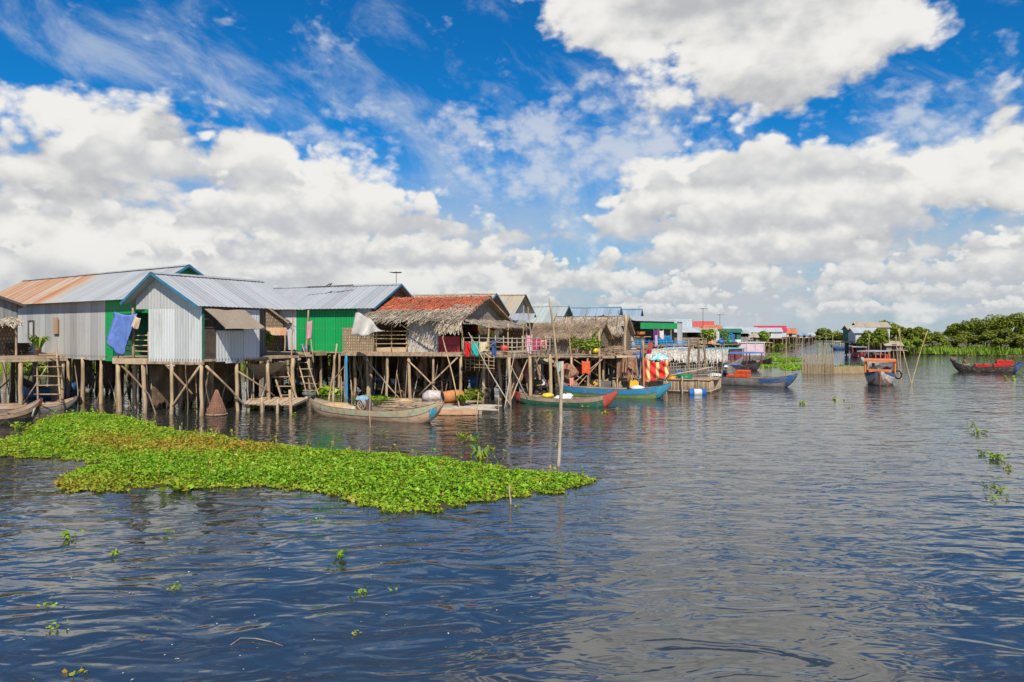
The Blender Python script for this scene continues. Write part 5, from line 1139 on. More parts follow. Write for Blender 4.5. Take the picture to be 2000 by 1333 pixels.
tarp('rust red net hammock under the laundry deck', mat('rust net', (.42, .16, .09), (.3, .11, .07), alpha=.8), [(1078, 716), (1112, 722), (1120, 712), (1084, 708)], 42.6, 1.4, .35, 'net', 'net_hammock')
NET_BROWN = mat('brown net', (.36, .20, .12), (.20, .105, .065), (.13, .08, .055), scale=4, bump=1, rough=.95, stretch=(2.5, 2.5, .8), fine=.35); NET_DARK = mat('dark brown net', (.19, .12, .08), (.12, .08, .055), scale=6, bump=1, rough=.95); NET_GOLD = mat('golden net', (.50, .30, .06), (.30, .17, .05), scale=3, fine=.3, stretch=(.6, .6, 3), bump=1, rough=.9)
def netbag(label, px, y0, y1, Y, w, m, name='hanging_net'):
    t, b = P(px, y0, Y), P(px, y1, Y); H = t.z - b.z; w = w / F * Y
    o_ = V(px * .1, 0, 0); wide = w > 1.6
    if wide or H < .5:   # heap
        f = lambda d: (1 + .5 * mnoise.noise(d * 2.1 + o_) + .2 * mnoise.noise(d * 6 + o_)) * (1 if d.z > -.2 else .8)
        mb = MB().ball((t + b) / 2, (w / 2, w / 2 * .6, H / 2), 26, 16, f)
    else:   # gathered at the top, falling in folds
        mb = MB()
        def g(i, j):
            a = 2 * math.pi * i; r = (w / 2) * (.35 + .65 * min(1, j * 1.8)) * (1 + .22 * math.sin(a * 5 + px) * j + .25 * mnoise.noise(V(math.cos(a) * 1.3, math.sin(a) * 1.3, j * 2) + o_)) * (1 - .5 * max(0, j - .8) * 3)
            return t + V(r * math.cos(a) + .12 * math.sin(j * 4 + px), r * .55 * math.sin(a), -H * j * (1 + .12 * math.sin(a * 3 + px)))
        mb.grid(g, 30, 12)
    single(mb, name, m, label, 'net', 'fishing nets hung and heaped about the decks')
netbag('wide golden net spread behind the seated person', 1048, 740, 772, 44.5, 62, NET_GOLD); netbag('brown net hanging as a wall behind the bleached pole', 1106, 728, 782, 43.6, 48, NET_BROWN); netbag('red brown net bundle over the brown net wall', 1112, 712, 738, 43.2, 30, NET_BROWN)

nfr = thing('net_rack', 'shaggy brown net draped over a low frame left of the striped cloth', 'net rack', P(1224, 742, 46))
for px, y in ((1206, 46.4), (1244, 45.6), (1210, 47.6), (1246, 47)): MB().pole(P(px, 742, y), P(px, 699, y), .04).build('post', POST, nfr)
for (xa, ya, xb, yb, H_) in ((1205, 45.9, 1226, 45.2, 1.25), (1222, 45.2, 1246, 45.0, .8), (1226, 45.3, 1238, 45.1, 1.4)):
    p_, q_ = P(xa, 699, ya), P(xb, 699, yb); ee = q_ - p_; ph = U(0, 6)
    MB().grid(lambda i, j: p_ + ee * (i * (1 + .25 * j) - .12 * j) + V(0, -.25 * j - .08 * math.sin(i * 14 + ph + j * 2), -H_ * j * (1 + .18 * math.sin(i * 9 + ph) + .1 * math.sin(i * 23)) - .03 * math.sin(i * 18)), 24, 10).build('draped_net', NET_BROWN, nfr)
netbag('dark net heap under the red corrugated wall', 868, 690, 742, 45, 26, NET_DARK); netbag('large brown net heap beside the boat under the red thatched house', 860, 738, 778, 44.5, 92, NET_DARK)
netbag('hanging red brown net under the laundry deck', 953, 722, 752, 42, 16, NET_BROWN); netbag('hanging brown net under the porch of the silver house', 548, 690, 740, 40, 22, NET_BROWN); netbag('small pink net bundle under the laundry deck', 1034, 712, 736, 43, 24, mat('pink net', (.45, .2, .17), (.34, .14, .12), bump=1))
single(MB().box(P(1224, 697, 45.9), (1.5, .9, .12)), 'board_lid', WOOD_PALE, 'pale board lying on top of the shaggy net frame', 'board')
# ---- tubs, cans, baskets, pots
def tub(label, px, py, Y, r, h, m, name='bucket', cat='bucket', flare=1.15, group='tubs and buckets on decks and platforms'):
    c_ = P(px, py, Y); o = thing(name, label, cat, c_, group)
    lathe(MB(), c_, (0, 0, 1), [(0, .01), (0, r), (h, r * flare), (h, r * flare - .03), (h * .3, r * .9), (h * .3, .01)], 14).build('shell', m, o); torus(MB(), c_ + UPV * h, r * flare - .01, .025).build('rim', m, o); return o
PLB = mat('blue plastic', (.02, .14, .42), rough=.4); PLY = mat('yellow plastic', (.72, .38, .02), (.6, .3, .02), rough=.4); PLR = mat('red plastic', (.62, .04, .03), rough=.4); PLG = mat('green plastic', (.02, .26, .10), rough=.4); PLW = mat('white plastic', (.65, .65, .63), rough=.4); PLO = mat('orange plastic', (.75, .10, .025), rough=.45); PLYL = mat('light yellow plastic', (.68, .50, .03), rough=.4)
tub('blue bucket standing by the dark boat under the laundry deck', 928, 755, 42.5, .3, .55, PLB); tub('bright yellow plant tub on the plant deck', 1163, 690, 45.3, .22, .30, PLYL); tub('dark green tub on the platform behind the fish pen', 1338, 742, 46, .45, .3, PLG); tub('blue bucket inside the bamboo trellis', 1326, 735, 47.5, .22, .4, PLB); tub('yellow basin at the left of the bamboo trellis', 1312, 743, 46.5, .3, .25, PLY)
tub('blue drum at the shop pontoon', 1246, 705, 50, .35, .5, PLB); tub('orange bowl on the counter of the open shop', 1252, 655, 62.6, .35, .3, TERRA); tub('light blue basin under the red thatched house', 742, 745, 46, .5, .25, mat('lilac blue plastic', (.30, .36, .6), rough=.4)); tub('dark blue tub in shade behind the laundry deck posts', 1003, 757, 43, .35, .5, PLB)
def jerry(label, px, py, Y, w, h, m):
    c_ = P(px, py, Y); o = thing('jerrycan', label, 'jerrycan', c_); mb = MB()
    mb.prism([c_ + V(-w / 2, -.17, 0), c_ + V(w / 2, -.17, 0), c_ + V(w / 2, .17, 0), c_ + V(-w / 2, .17, 0)], (0, 0, h * .8)); mb.prism([c_ + V(-w * .42, -.13, h * .8), c_ + V(w * .42, -.13, h * .8), c_ + V(w * .42, .13, h * .8), c_ + V(-w * .42, .13, h * .8)], (0, 0, h * .12)); mb.build('body', m, o)
    MB().tube([c_ + V(-w * .3, 0, h * .9), c_ + V(-w * .3, 0, h * 1.05)], .05).build('cap', m, o); MB().tube([c_ + V(-w * .1, 0, h * .9), c_ + V(0, 0, h * 1.02), c_ + V(w * .3, 0, h * 1.0), c_ + V(w * .35, 0, h * .9)], .025).build('handle', m, o)
jerry('yellow jerrycan standing in the middle of the lime green boat', 1238, 758, 41.6, .55, .45, PLY)
jerry('white jerrycan standing in the dark green boat', 1108, 780, 37.3, .6, .30, PLW)
single(MB().ball(b3.l(.72, 0, .55), (.45, .3, .2), 12, 8, lambda d: 1 + .2 * mnoise.noise(d * 3)), 'sack', PLW, 'white sack beside the yellow jerrycan in the lime green boat', 'sack')
single(MB().grid(lambda i, j: b2.l(.44 + .16 * i, -.5 + 1.0 * j, .50 + .05 * math.sin(i * 8) * math.sin(j * 6) - .25 * abs(j - .5)), 8, 6), 'plastic_cover', PLW, 'white plastic cover over the middle of the dark green boat', 'sheet')
single(MB().ball(b2.l(.35, 0, .45), (.35, .25, .16), 12, 8, lambda d: 1 + .2 * mnoise.noise(d * 4)), 'sack', PLYL, 'yellow bundle in the stern half of the dark green boat', 'sack')
def crate(label, c_, size, m, ex, ey, group='plastic crates carried in boats'):
    o = thing('crate', label, 'crate', c_, group); c_ = Vector(c_); w, d, h = size
    mb = MB(); mb.box(c_ + UPV * .02, (w, d, .04), ex, ey)
    for s_ in (-1, 1):
        for k in range(3):
            mb.box(c_ + ey * (s_ * d / 2) + UPV * (h * (k + .5) / 3), (w, .03, h / 3 - .03), ex, ey); mb.box(c_ + ex * (s_ * w / 2) + UPV * (h * (k + .5) / 3), (.03, d, h / 3 - .03), ex, ey)
        for s2 in (-1, 1): mb.box(c_ + ex * (s_ * w / 2) + ey * (s2 * d / 2) + UPV * (h / 2), (.06, .06, h), ex, ey)
    mb.build('side_slats', m, o); MB().box(c_ + UPV * (h + .015), (w + .04, d + .04, .05), ex, ey).build('lid', m, o)
for i, (t, z, lab) in enumerate(((.66, .45, 'bottom red crate of the rear stack in the dark laden boat'), (.76, .45, 'bottom red crate of the front stack in the dark laden boat'), (.70, .82, 'top rear red crate in the dark laden boat'), (.80, .82, 'top front red crate in the dark laden boat'), (.40, .40, 'single red crate amidships in the dark laden boat'), (.48, .40, 'red crate just ahead of the single one amidships'))):
    crate(lab, b5.l(t, 0, z), (.72, .8, .36), PLR, b5.ex, b5.ey)
for i, (t, z, lab) in enumerate(((.42, .42, 'lower orange crate in the grey boat with blue bow'), (.42, .76, 'upper orange crate in the grey boat with blue bow'), (.32, .40, 'flat coral crate behind the orange ones in the grey boat'))):
    crate(lab, b4.l(t, 0, z), (.85, .8, .32), PLO, b4.ex, b4.ey)
single(MB().ball(b5.l(.03, 0, 1.18), (.32, .3, .26), 14, 8), 'engine_drum', CORK, 'round dark outboard drum on the stern of the dark laden boat', 'engine')
dr = thing('floating_drum', 'blue and white plastic drum floating beside the fish pen', 'drum', (X(1362, 43.4), 43.4, 0)); lathe(MB(), V(X(1362, 43.4), 43.4, .12), (1, 0, 0), [(-.5, .01), (-.5, .24), (.5, .24), (.5, .01)], 14).build('body', PLW, dr)
for s_ in (-1, 1): lathe(MB(), V(X(1362, 43.4) + .38 * s_, 43.4, .12), (1, 0, 0), [(-.14, .245), (.14, .245), (.14, .2)], 14).build('end_band', PLB, dr)
tb = [('coil of black tyre hung on the right side of the orange roofed boat', f1.l(.60, -1.22, .55))] if False else []
mb = MB(); torus(mb, f1.l(.68, 1.2, .75), .3, .05, (1, .3, 0)); single(mb, 'rubber_fender', mat('black rubber', (.015, .02, .02)), 'black rubber fender loop hung beside the orange roofed boat', 'fender')

# thin crooked poles and sticks crowding the waterline under the houses
for h, n_, amax in ((hB, 16, 14), (hC, 12, 5.5), (hE, 16, 10), (hF, 18, 7), (hL, 10, 5), (hM, 8, 5.5), (hA, 8, 4)):
    for k in range(n_):
        a, b = U(-1.5 if h in (hF, hA) else 0, amax), U(-.2, 1.6); t = R.random()
        mb = MB(); mb.pole(h.p(a, b, -.6), h.p(a + U(-.7, .7), b + U(-.4, .4), U(.8, 2.6) if t < .4 else h.z0 - .1), U(.025, .055), .02, .06, 6, 5); mb.build('thin_stilt', R.choice((POST, POST_DARK, BAMBOO_GREY, WOOD)), h.root)

# shacks, decks and odds and ends that crowd the row from the huts to the far houses
def shack(label, px, Y, w, d, z0, ze, zr, roof, wall, e1=(-.93, .36)):
    e1 = Vector((*e1, 0)).normalized(); e2 = Vector((-e1.y, e1.x, 0)); e2 = e2 if e2.y > 0 else -e2
    h = House('shack', label, (X(px, Y), Y), e1[:2], e2[:2], w, d, z0, [(-.5, ze), (d * .8, zr), (d + .2, zr - .15)], roof, (.25, .25), pitch=.35, cat='shack', group='small shacks between the houses', ridge=False)
    h.wall('A', w * .45, w, z0, ze, wall, kind='flat'); h.wall('A', 0, w * .45, z0, z0 + .9, wall, kind='flat'); h.wall('B', 0, w, z0, zr - .2, wall, kind='flat'); h.wall('G0', 0, d, z0, ze, wall, kind='flat'); h.wall('G1', 0, d, z0, ze, wall, kind='flat')
    h.floor(-.5, w + .3, -1.0, d); h.stilts([0, w * .5, w], [-.9, d * .6], .08)
    rail(h.root, [h.p(-.4, -.95, 0), h.p(w, -.95, 0)], z0, (.4, .75), BAMBOO_GREY, .03, .8)
    return h
shack('brown slatted shack with slanting white roof right of the open shop', 1364, 74, 3.0, 2.6, 2.5, 3.9, 4.5, ROOF_WHITE, WEAVE_DARK, (-.8, -.2))
shack('tan shack with white roof left of the far green shop', 1398, 88, 3.6, 2.6, 2.4, 3.8, 4.3, ROOF_WHITE, WEAVE, (-.95, .1))
shack('grey shack with pale roof right of the far green shop', 1462, 108, 3.6, 2.8, 2.3, 3.7, 4.3, ROOF_PALE, BOARD_GREY, (-.95, .1))
deck('far_deck', 'long far deck crowded with pots and cloths before the red roofed house', [(X(1342, 78), 78, 0), (X(1455, 92), 92, 0), (X(1462, 97), 97, 0), (X(1345, 83), 83, 0)], 2.35, [(X(1345, 78), 78), (X(1368, 80.5), 80.5), (X(1395, 84), 84), (X(1422, 88), 88), (X(1450, 91.5), 91.5)], WOOD, pr=.12)
for i, (px, Y, c_, lab) in enumerate(((1352, 80, PLR, 'red tub on the far deck nearest the open shop'), (1361, 81, PLYL, 'yellow tub on the far deck beside the red one'), (1388, 84.5, PLO, 'orange tub on the far deck under the tan shack'), (1408, 87, PLB, 'blue tub on the far deck before the green shop'), (1426, 89.5, PLG, 'green tub near the far end of the far deck'), (1441, 91.5, PLW, 'white tub at the far end of the far deck'))):
    tub(lab, px, 4000, Y, .4, .55, c_) if False else None
    c0 = P(px, 660, Y); c0.z = 2.36; o = thing('bucket', lab, 'bucket', c0, 'tubs on the far deck'); lathe(MB(), c0, (0, 0, 1), [(0, .01), (0, .36), (.55, .42), (.55, .38), (.2, .34), (.2, .01)], 12).build('shell', c_, o)
for lab, c_, a, b_, y, Y, H in (('red cloth hung on the tan shack above the far deck', (.5, .05, .04), 1377, 1384, 650, 84, 1.0), ('yellow cloth hung beside the red one above the far deck', (.55, .40, .05), 1385, 1391, 651, 84.5, .9), ('white cloth hung at the brown slatted shack', (.6, .6, .58), 1349, 1355, 650, 76, .9), ('blue cloth hung at the far green shop', (.05, .14, .4), 1428, 1435, 653, 96, 1.1), ('orange cloth hung in the gap between the grey hut and the open shop', (.6, .2, .04), 1226, 1231, 660, 63, .7), ('faded red cloth under the open shop deck', (.4, .07, .06), 1266, 1275, 668, 59, .8)):
    n_ = 'cloth ' + lab; cloth('hanging_cloth', lab, mat(n_, c_, tuple(x * .8 for x in c_), scale=3, rough=.9), P(a, y, Y), P(b_, y + .5, Y + .1), H, wav=.05, nw=1.6, group='washing hung out to dry', fl=.6)
for lab, px, y0, y1, Y, w, m_ in (('brown net heap on the platform under the red thatched house', 800, 752, 776, 43.5, 60, NET_BROWN), ('dark net hanging under the green house porch', 598, 700, 745, 42.8, 18, NET_DARK), ('tan net heap on the stick raft edge', 790, 780, 792, 36.6, 34, NET_TAN), ('brown net hanging under the middle of the red thatched house', 824, 695, 735, 43.2, 20, NET_BROWN), ('red brown net hanging below the laundry deck front', 1010, 700, 745, 39.5, 14, NET_BROWN), ('golden net heap under the plant deck', 1150, 742, 760, 47, 34, NET_GOLD)):
    netbag(lab, px, y0, y1, Y, w, m_)
single(MB().box(P(812, 757, 44.8), (4.6, 2.2, .1)), 'floating_platform', WOOD, 'low plank platform in the shade under the red thatched house', 'platform')
for lab, px, py, Y, c_ in (('white bucket on the shaded platform under the red thatched house', 770, 752, 44.6, PLW), ('orange bucket on the shaded platform under the red thatched house', 838, 752, 44.4, PLO), ('red bucket on the laundry deck boards', 985, 688, 40, PLR), ('blue bucket on the porch of the green house', 597, 688, 41.5, PLB)):
    tub(lab, px, py, Y, .22, .38, c_)
# ---------------------------------------------------------------- green things
LEAF_MAT = mat('water plant leaves', (.18, .35, .012), (.255, .42, .02), scale=.6, island=.42, rough=.5, trans=.28, tint=(.46, .22, .035), fine=0, spec=.35)
LEAF_TREE = mat('tree leaves', (.20, .26, .020), (.27, .30, .03), scale=.25, island=.5, rough=.55, trans=.35, tint=(.20, .21, .03), fine=0)
LEAF_GRASS = mat('bank grass', (.19, .32, .02), (.26, .38, .035), scale=.2, island=.35, rough=.6, trans=.3, tint=(.24, .24, .06), fine=0)
MUD = mat('dark rooted mud', (.035, .045, .012), (.05, .04, .015), (.09, .06, .02), scale=2, rough=.9)
EARTH = mat('river bank earth', (.09, .085, .04), (.12, .10, .05), scale=.3, rough=.95)
BARK = mat('tree bark', (.14, .11, .08), (.09, .07, .05), scale=3, bump=.4)
def inside(poly, x, y):
    c = np.zeros(len(x), bool); n = len(poly); j = n - 1
    for i in range(n):
        xi, yi = poly[i]; xj, yj = poly[j]
        c ^= ((yi > y) != (yj > y)) & (x < (xj - xi) * (y - yi) / (yj - yi + 1e-12) + xi); j = i
    return c
def edge_d(poly, x, y):
    d = np.full(len(x), 1e9); n = len(poly)
    for i in range(n):
        ax, ay = poly[i]; bx, by = poly[(i + 1) % n]; ux, uy = bx - ax, by - ay
        t = np.clip(((x - ax) * ux + (y - ay) * uy) / (ux * ux + uy * uy + 1e-9), 0, 1); d = np.minimum(d, np.hypot(x - ax - t * ux, y - ay - t * uy))
    return d
def smooth_noise(x, y, s, seed=0.0): return np.array([mnoise.noise(Vector((a * s, b * s, seed))) for a, b in zip(x, y)])
def jag(poly, amp, sub=6):
    out = []
    for i in range(len(poly)):
        a, b = poly[i], poly[(i + 1) % len(poly)]
        for k in range(sub): t = k / sub; out.append((a[0] + (b[0] - a[0]) * t + U(-amp, amp), a[1] + (b[1] - a[1]) * t + U(-amp, amp)))
    return out
def plant_mat(name, label, poly, dens, size, hmax, m, tintf=None, jagamp=.25, nmax=190000, hn=.5):
    poly = jag(poly, jagamp); P_ = np.array(poly); lo, hi = P_.min(0), P_.max(0)
    area = .5 * abs(np.sum(P_[:, 0] * np.roll(P_[:, 1], -1) - P_[:, 1] * np.roll(P_[:, 0], -1)))
    n = int(min(nmax, area * dens)); k = int(n * (hi[0] - lo[0]) * (hi[1] - lo[1]) / area)
    x = NR.uniform(lo[0], hi[0], k); y = NR.uniform(lo[1], hi[1], k); ok = inside(poly, x, y); x, y = x[ok], y[ok]
    e = edge_d(poly, x, y); nz = smooth_noise(x, y, hn); nz2 = smooth_noise(x, y, 2.3, 5.0)
    keep = (nz2 > -.42) | (e > .5); x, y, e, nz, nz2 = x[keep], y[keep], e[keep], nz[keep], nz2[keep]
    top = hmax * np.clip(e / .8, .12, 1) * (.8 + .3 * nz + .2 * nz2)
    z = .02 + np.maximum(top, .02) * NR.uniform(.25, 1, len(x)) ** .6
    tint = np.clip((.30 - e) * 1.6, 0, .7) * NR.uniform(0, 1, len(x)) + (tintf(x, y, nz) if tintf else 0)
    tint = np.clip(tint + (NR.uniform(0, 1, len(x)) > .96) * NR.uniform(.3, 1, len(x)), 0, 1); size = size * np.where(NR.uniform(0, 1, len(x)) > .8, NR.uniform(1.1, 1.7, len(x)), NR.uniform(.6, 1.05, len(x)))
    o = quads(name, leaves(np.stack([x, y, z], 1), size, .55, .75), m, tint, None, (float(P_[:, 0].mean()), float(P_[:, 1].mean()), 0))
    tag(o, label, None, None, 'stuff')
    mb = MB(); c = P_.mean(0); gx = max(2, int((hi[0] - lo[0]) / .4)); gy = max(2, int((hi[1] - lo[1]) / .4))
    xs, ys = np.meshgrid(np.linspace(lo[0], hi[0], gx), np.linspace(lo[1], hi[1], gy)); xf, yf = xs.ravel(), ys.ravel()
    ins = inside(poly, xf, yf); ed = edge_d(poly, xf, yf)
    vs = [(a, b, (.02 + hmax * .32 * min(1, d / .9)) if i else -.15) for a, b, i, d in zip(xf, yf, ins, ed)]; fs = []
    for j in range(gy - 1):
        for i in range(gx - 1):
            q = (j * gx + i, j * gx + i + 1, (j + 1) * gx + i + 1, (j + 1) * gx + i)
            if sum(ins[v] for v in q) >= 2: fs.append(q)
    mb.add(vs, fs, None, True); mb.build('root_mass', MUD, o)
    return o
def stalks(parent_label, poly, n, h):
    P_ = np.array(poly); lo, hi = P_.min(0), P_.max(0); x = NR.uniform(lo[0], hi[0], n * 4); y = NR.uniform(lo[1], hi[1], n * 4); ok = inside(poly, x, y); x, y = x[ok], y[ok]
    n = len(x); b = np.stack([x, y, np.full(n, .12)], 1); hh = h * NR.uniform(.5, 1.2, n); tip = b + np.stack([NR.normal(0, .3, n) * hh, NR.normal(0, .3, n) * hh, hh], 1)
    a = NR.uniform(0, 6.28, n); sd = np.stack([np.cos(a), np.sin(a), 0 * a], 1) * .012
    v = np.stack([b - sd, b + sd, tip + sd * .5, tip - sd * .5], 1); lf = leaves(tip, .10, .3, .5); lf2 = leaves(tip - np.array([0, 0, .07]), .11, .5, .5)
    t = NR.uniform(0, 1, n) ** 3
    tag(quads('water_plant_shoots', np.concatenate([v, lf, lf2]), LEAF_MAT, np.tile(t, 3), None, (float(P_[:, 0].mean()), float(P_[:, 1].mean()), 0)), parent_label, None, None, 'stuff')
def pxpoly(pts): return [tuple(WP(a, b)[:2]) for a, b in pts]
main = [(-60, 862), (0, 860), (38, 852), (62, 832), (85, 818), (130, 809), (180, 808), (230, 814), (290, 828), (335, 842), (420, 850), (480, 861), (560, 871), (650, 881), (760, 889), (860, 897), (930, 905), (1000, 918), (1060, 924), (1100, 927), (1145, 933),
        (1152, 942), (1120, 954), (1060, 966), (1000, 976), (930, 983), (860, 998), (775, 1004), (740, 996), (700, 982), (640, 967), (560, 956), (480, 953), (400, 957), (300, 948), (240, 960), (150, 963), (112, 954), (102, 945), (130, 926), (190, 908), (140, 899), (80, 896), (0, 894), (-60, 892)]
def tf(x, y, nz):
    px = 1000 + x / y * F; py = HZ + 4 * F / y
    band = np.exp(-((py - (872 + (px - 300) * .02)) / 17.0) ** 2) * np.clip((px - 120) / 120, 0, 1) * np.clip((610 - px) / 120, 0, 1)
    left = np.exp(-((py - 948) / 13.0) ** 2) * np.clip((420 - px) / 250, 0, 1) * .6 + np.clip((120 - px) / 100, 0, 1) * .35 * np.exp(-((py - 878) / 16.0) ** 2)
    return np.clip(band * (1.25 + 1.3 * nz) + left, 0, 1) * NR.uniform(.2, 1, len(x))
plant_mat('water_plant_mat', 'large bright green mat of floating water plants with yellowed patches', pxpoly(main), 920, .076, .22, LEAF_MAT, tf)
stalks('upright shoots and stalks standing out of the big plant mat', pxpoly(main), 420, .26)
for i, (pts, lab) in enumerate((([(1486, 703), (1500, 699), (1540, 699), (1566, 702), (1570, 706), (1540, 708), (1500, 707)], 'upper narrow green plant mat left of the net fence'), ([(1466, 715), (1500, 711), (1566, 712), (1570, 722), (1545, 725), (1525, 722), (1530, 718), (1480, 718)], 'lower wide green plant mat left of the net fence'), ([(1500, 692), (1530, 690), (1537, 692), (1505, 694)], 'thin sliver of green plants beyond the two mats'), ([(1628, 716), (1690, 717), (1692, 722), (1628, 722)], 'green plants caught behind the low net barrier'), ([(1440, 695), (1470, 692), (1480, 694), (1450, 698)], 'green plants behind the thatched houseboat'))):
    plant_mat('water_plant_mat', lab, pxpoly(pts), 90, .20, .13, LEAF_MAT, None, .3, 9000, .1)
plant_mat('water_plant_mat', 'small tangle of plants in the water under the red thatched house', [(X(690, 42), 42), (X(770, 41), 41), (X(785, 40), 40), (X(700, 39.5), 39.5)], 120, .16, .22, LEAF_MAT, None, .2)
# ---- land: bank behind the village, bank on the right, far shore
def land(name, label, poly, z):
    mb = MB(); n = len(poly); mb.add([V(x, y, z) for x, y in poly] + [V(x * 1.0, y - (1.5 if y < 300 else 0), -.4) for x, y in poly], [tuple(range(n))] + [(i, n + i, n + (i + 1) % n, (i + 1) % n) for i in range(n)]); return tag(mb.build(name, EARTH), label, None, None, 'structure')
land('far_bank', 'flat grassy bank on the right side of the channel', [(X(1738, 122), 122), (X(1800, 119), 119), (X(1900, 114), 114), (X(2100, 108), 108), (X(2500, 105), 105), (420, 420), (60, 420), (X(1650, 240), 240), (X(1690, 150), 150)], .25)
land('village_bank', 'low muddy bank behind the stilt houses', [(-75, 56), (-50, 57), (-30, 60), (-12, 63), (-2, 72), (6, 92), (18, 130), (38, 200), (70, 300), (60, 420), (-300, 420), (-300, 60)], .25)
land('far_shore', 'distant low shore closing the channel', [(60, 300), (110, 290), (170, 300), (260, 420), (60, 420)], .25)
def grass(name, label, poly, dens, h, w, m, tint=.3, lean=.35):
    P_ = np.array(poly); lo, hi = P_.min(0), P_.max(0); area = .5 * abs(np.sum(P_[:, 0] * np.roll(P_[:, 1], -1) - P_[:, 1] * np.roll(P_[:, 0], -1)))
    n = int(area * dens); k = int(n * np.prod(hi - lo) / area); x = NR.uniform(lo[0], hi[0], k); y = NR.uniform(lo[1], hi[1], k); ok = inside(poly, x, y); x, y = x[ok], y[ok]
    n = len(x); nz = smooth_noise(x, y, .15); hh = h * NR.uniform(.5, 1.25, n) * (1 + .8 * nz); a = NR.uniform(0, 6.28, n); b = np.stack([x, y, np.full(n, .15)], 1)
    sd = np.stack([np.cos(a), np.sin(a), 0 * a], 1) * (w * NR.uniform(.6, 1.4, n))[:, None]; tip = b + np.stack([NR.normal(0, lean, n) * hh, NR.normal(0, lean, n) * hh, hh], 1)
    v = np.stack([b - sd, b + sd, tip + sd * .3, tip - sd * .3], 1)
    return tag(quads(name, v, m, np.clip(NR.uniform(0, tint, n) - nz * .4, 0, 1), None, (float(x.mean()), float(y.mean()), 0)), label, None, None, 'stuff')
grass('bank_grass', 'tall bright green grass along the right bank', [(X(1736, 121), 121), (X(1800, 118), 118), (X(1900, 113), 113), (X(2080, 108), 108), (X(2060, 124), 124), (X(1900, 130), 130), (X(1750, 134), 134)], 14, .95, .10, LEAF_GRASS)
grass('bank_scrub', 'dry grass and weeds on the muddy bank behind the stilts', [(-70, 57), (-50, 58), (-30, 61), (-12, 64), (-3, 72), (-8, 78), (-30, 68), (-70, 66)], 9, .8, .10, LEAF_GRASS, .9)
# ---- trees
def tree(label, px, top, half, Y, base=.2, squash=.8, nleaf=2600, size=.30, m=LEAF_TREE, name='tree', group='trees on the river banks', tint=.25, cat='tree', shrub=False):
    c = V(X(px, Y), Y, base); H = Zp(top, Y) - base; r = half / F * Y
    o = thing(name, label, cat, c, group); cz = base + H * (.52 if shrub else .58); rz_ = H * (.5 if shrub else .44)
    mb = MB(); tt = V(c.x + U(-.2, .2), Y, base + H * .5); mb.pole(c - UPV * .3, tt, .05 * H * .5 + .05, .05 * H * .3 + .02, .06, 4, 7)
    for k in range(5):
        a = U(0, 6.28); mb.pole(c.lerp(tt, U(.4, .9)), V(c.x + r * .65 * math.cos(a), Y + r * .65 * math.sin(a), cz + U(-.2, .5) * rz_), .04 * H * .3 + .02, .02, .1, 3, 5)
    mb.build('trunk', BARK, o)
    nb = 18 if shrub else 34; bl = NR.normal(size=(nb, 3)); bl /= np.linalg.norm(bl, axis=1)[:, None]; bl *= (NR.uniform(.35, 1, nb) ** .5)[:, None]
    bl[:, 2] = np.abs(bl[:, 2]) * 1.0 - .35 * (NR.uniform(0, 1, nb) > .5)
    br = NR.uniform(.20, .38, nb); ctr = np.array([c.x, Y, cz])
    w = NR.choice(nb, nleaf, p=br ** 2 / np.sum(br ** 2)); d = NR.normal(size=(nleaf, 3)); d /= np.linalg.norm(d, axis=1)[:, None]
    d[:, 2] = np.where(d[:, 2] < -.3, -d[:, 2], d[:, 2])
    p = bl[w] * .82 + d * (br[w] * NR.uniform(.75, 1.08, nleaf))[:, None]
    p = ctr + p * np.array([r, r, rz_]) * np.array([1.0, 1.0, 1.15])
    tn = NR.uniform(0, 1, nb)[w] * tint * 2 * NR.uniform(.5, 1, nleaf) + .15 * (p[:, 2] - ctr[2]) / rz_ * tint
    quads('crown', leaves(p, size, .45, .8, d * .8), m, np.clip(tn, 0, 1), o)
    return o
TR = [(1608, 642, 17, 240, 'round dark green tree at the end of the far house row'), (1632, 652, 16, 236, 'low round tree right of the round dark one'), (1650, 650, 16, 230, 'low yellow green tree left of the far bank houses'), (1588, 655, 10, 245, 'small tree behind the farthest pale house'),
      (1738, 631, 32, 121, 'tall leafy tree in front of the far bank houses'), (1706, 643, 30, 105, 'shorter tree at the left foot of the tall leafy one'), (1768, 640, 26, 120, 'bushy tree just right of the tall leafy one'), (1797, 643, 26, 124, 'domed tree in the middle of the right bank'), (1822, 650, 22, 126, 'lower domed tree sloping down on the right bank'), (1752, 662, 22, 117, 'light green bush below the bushy tree'), (1785, 664, 24, 119, 'light green bush below the domed tree'),
      (1868, 636, 24, 140, 'dark tree at the left end of the tall grove'), (1900, 629, 32, 136, 'second tree of the tall grove'), (1938, 622, 34, 132, 'tall dark tree in the middle of the grove'), (1976, 618, 34, 128, 'tallest tree of the grove'), (2016, 620, 36, 126, 'tree cut by the picture edge at the end of the grove'),
      (1890, 652, 30, 126, 'bright bush before the second grove tree'), (1925, 648, 30, 122, 'bright bush before the middle of the grove'), (1962, 650, 34, 118, 'bright bush before the tallest grove tree'), (1998, 655, 30, 114, 'brownish bush at the right edge of the bank'), (1850, 668, 22, 128, 'low pale bush in the gap between the two tree groups')]
for px, top, half, Y, lab in TR:
    sh = 'bush' in lab; tree(lab, px, top, half, Y, nleaf=3400 if Y < 200 else 1800, size=.34 if Y < 200 else .5, name='bush' if sh else 'tree', cat='bush' if sh else 'tree', shrub=sh, tint=.75 if sh else .35, m=LEAF_GRASS if sh and ('pale' in lab or 'light' in lab) else LEAF_TREE)
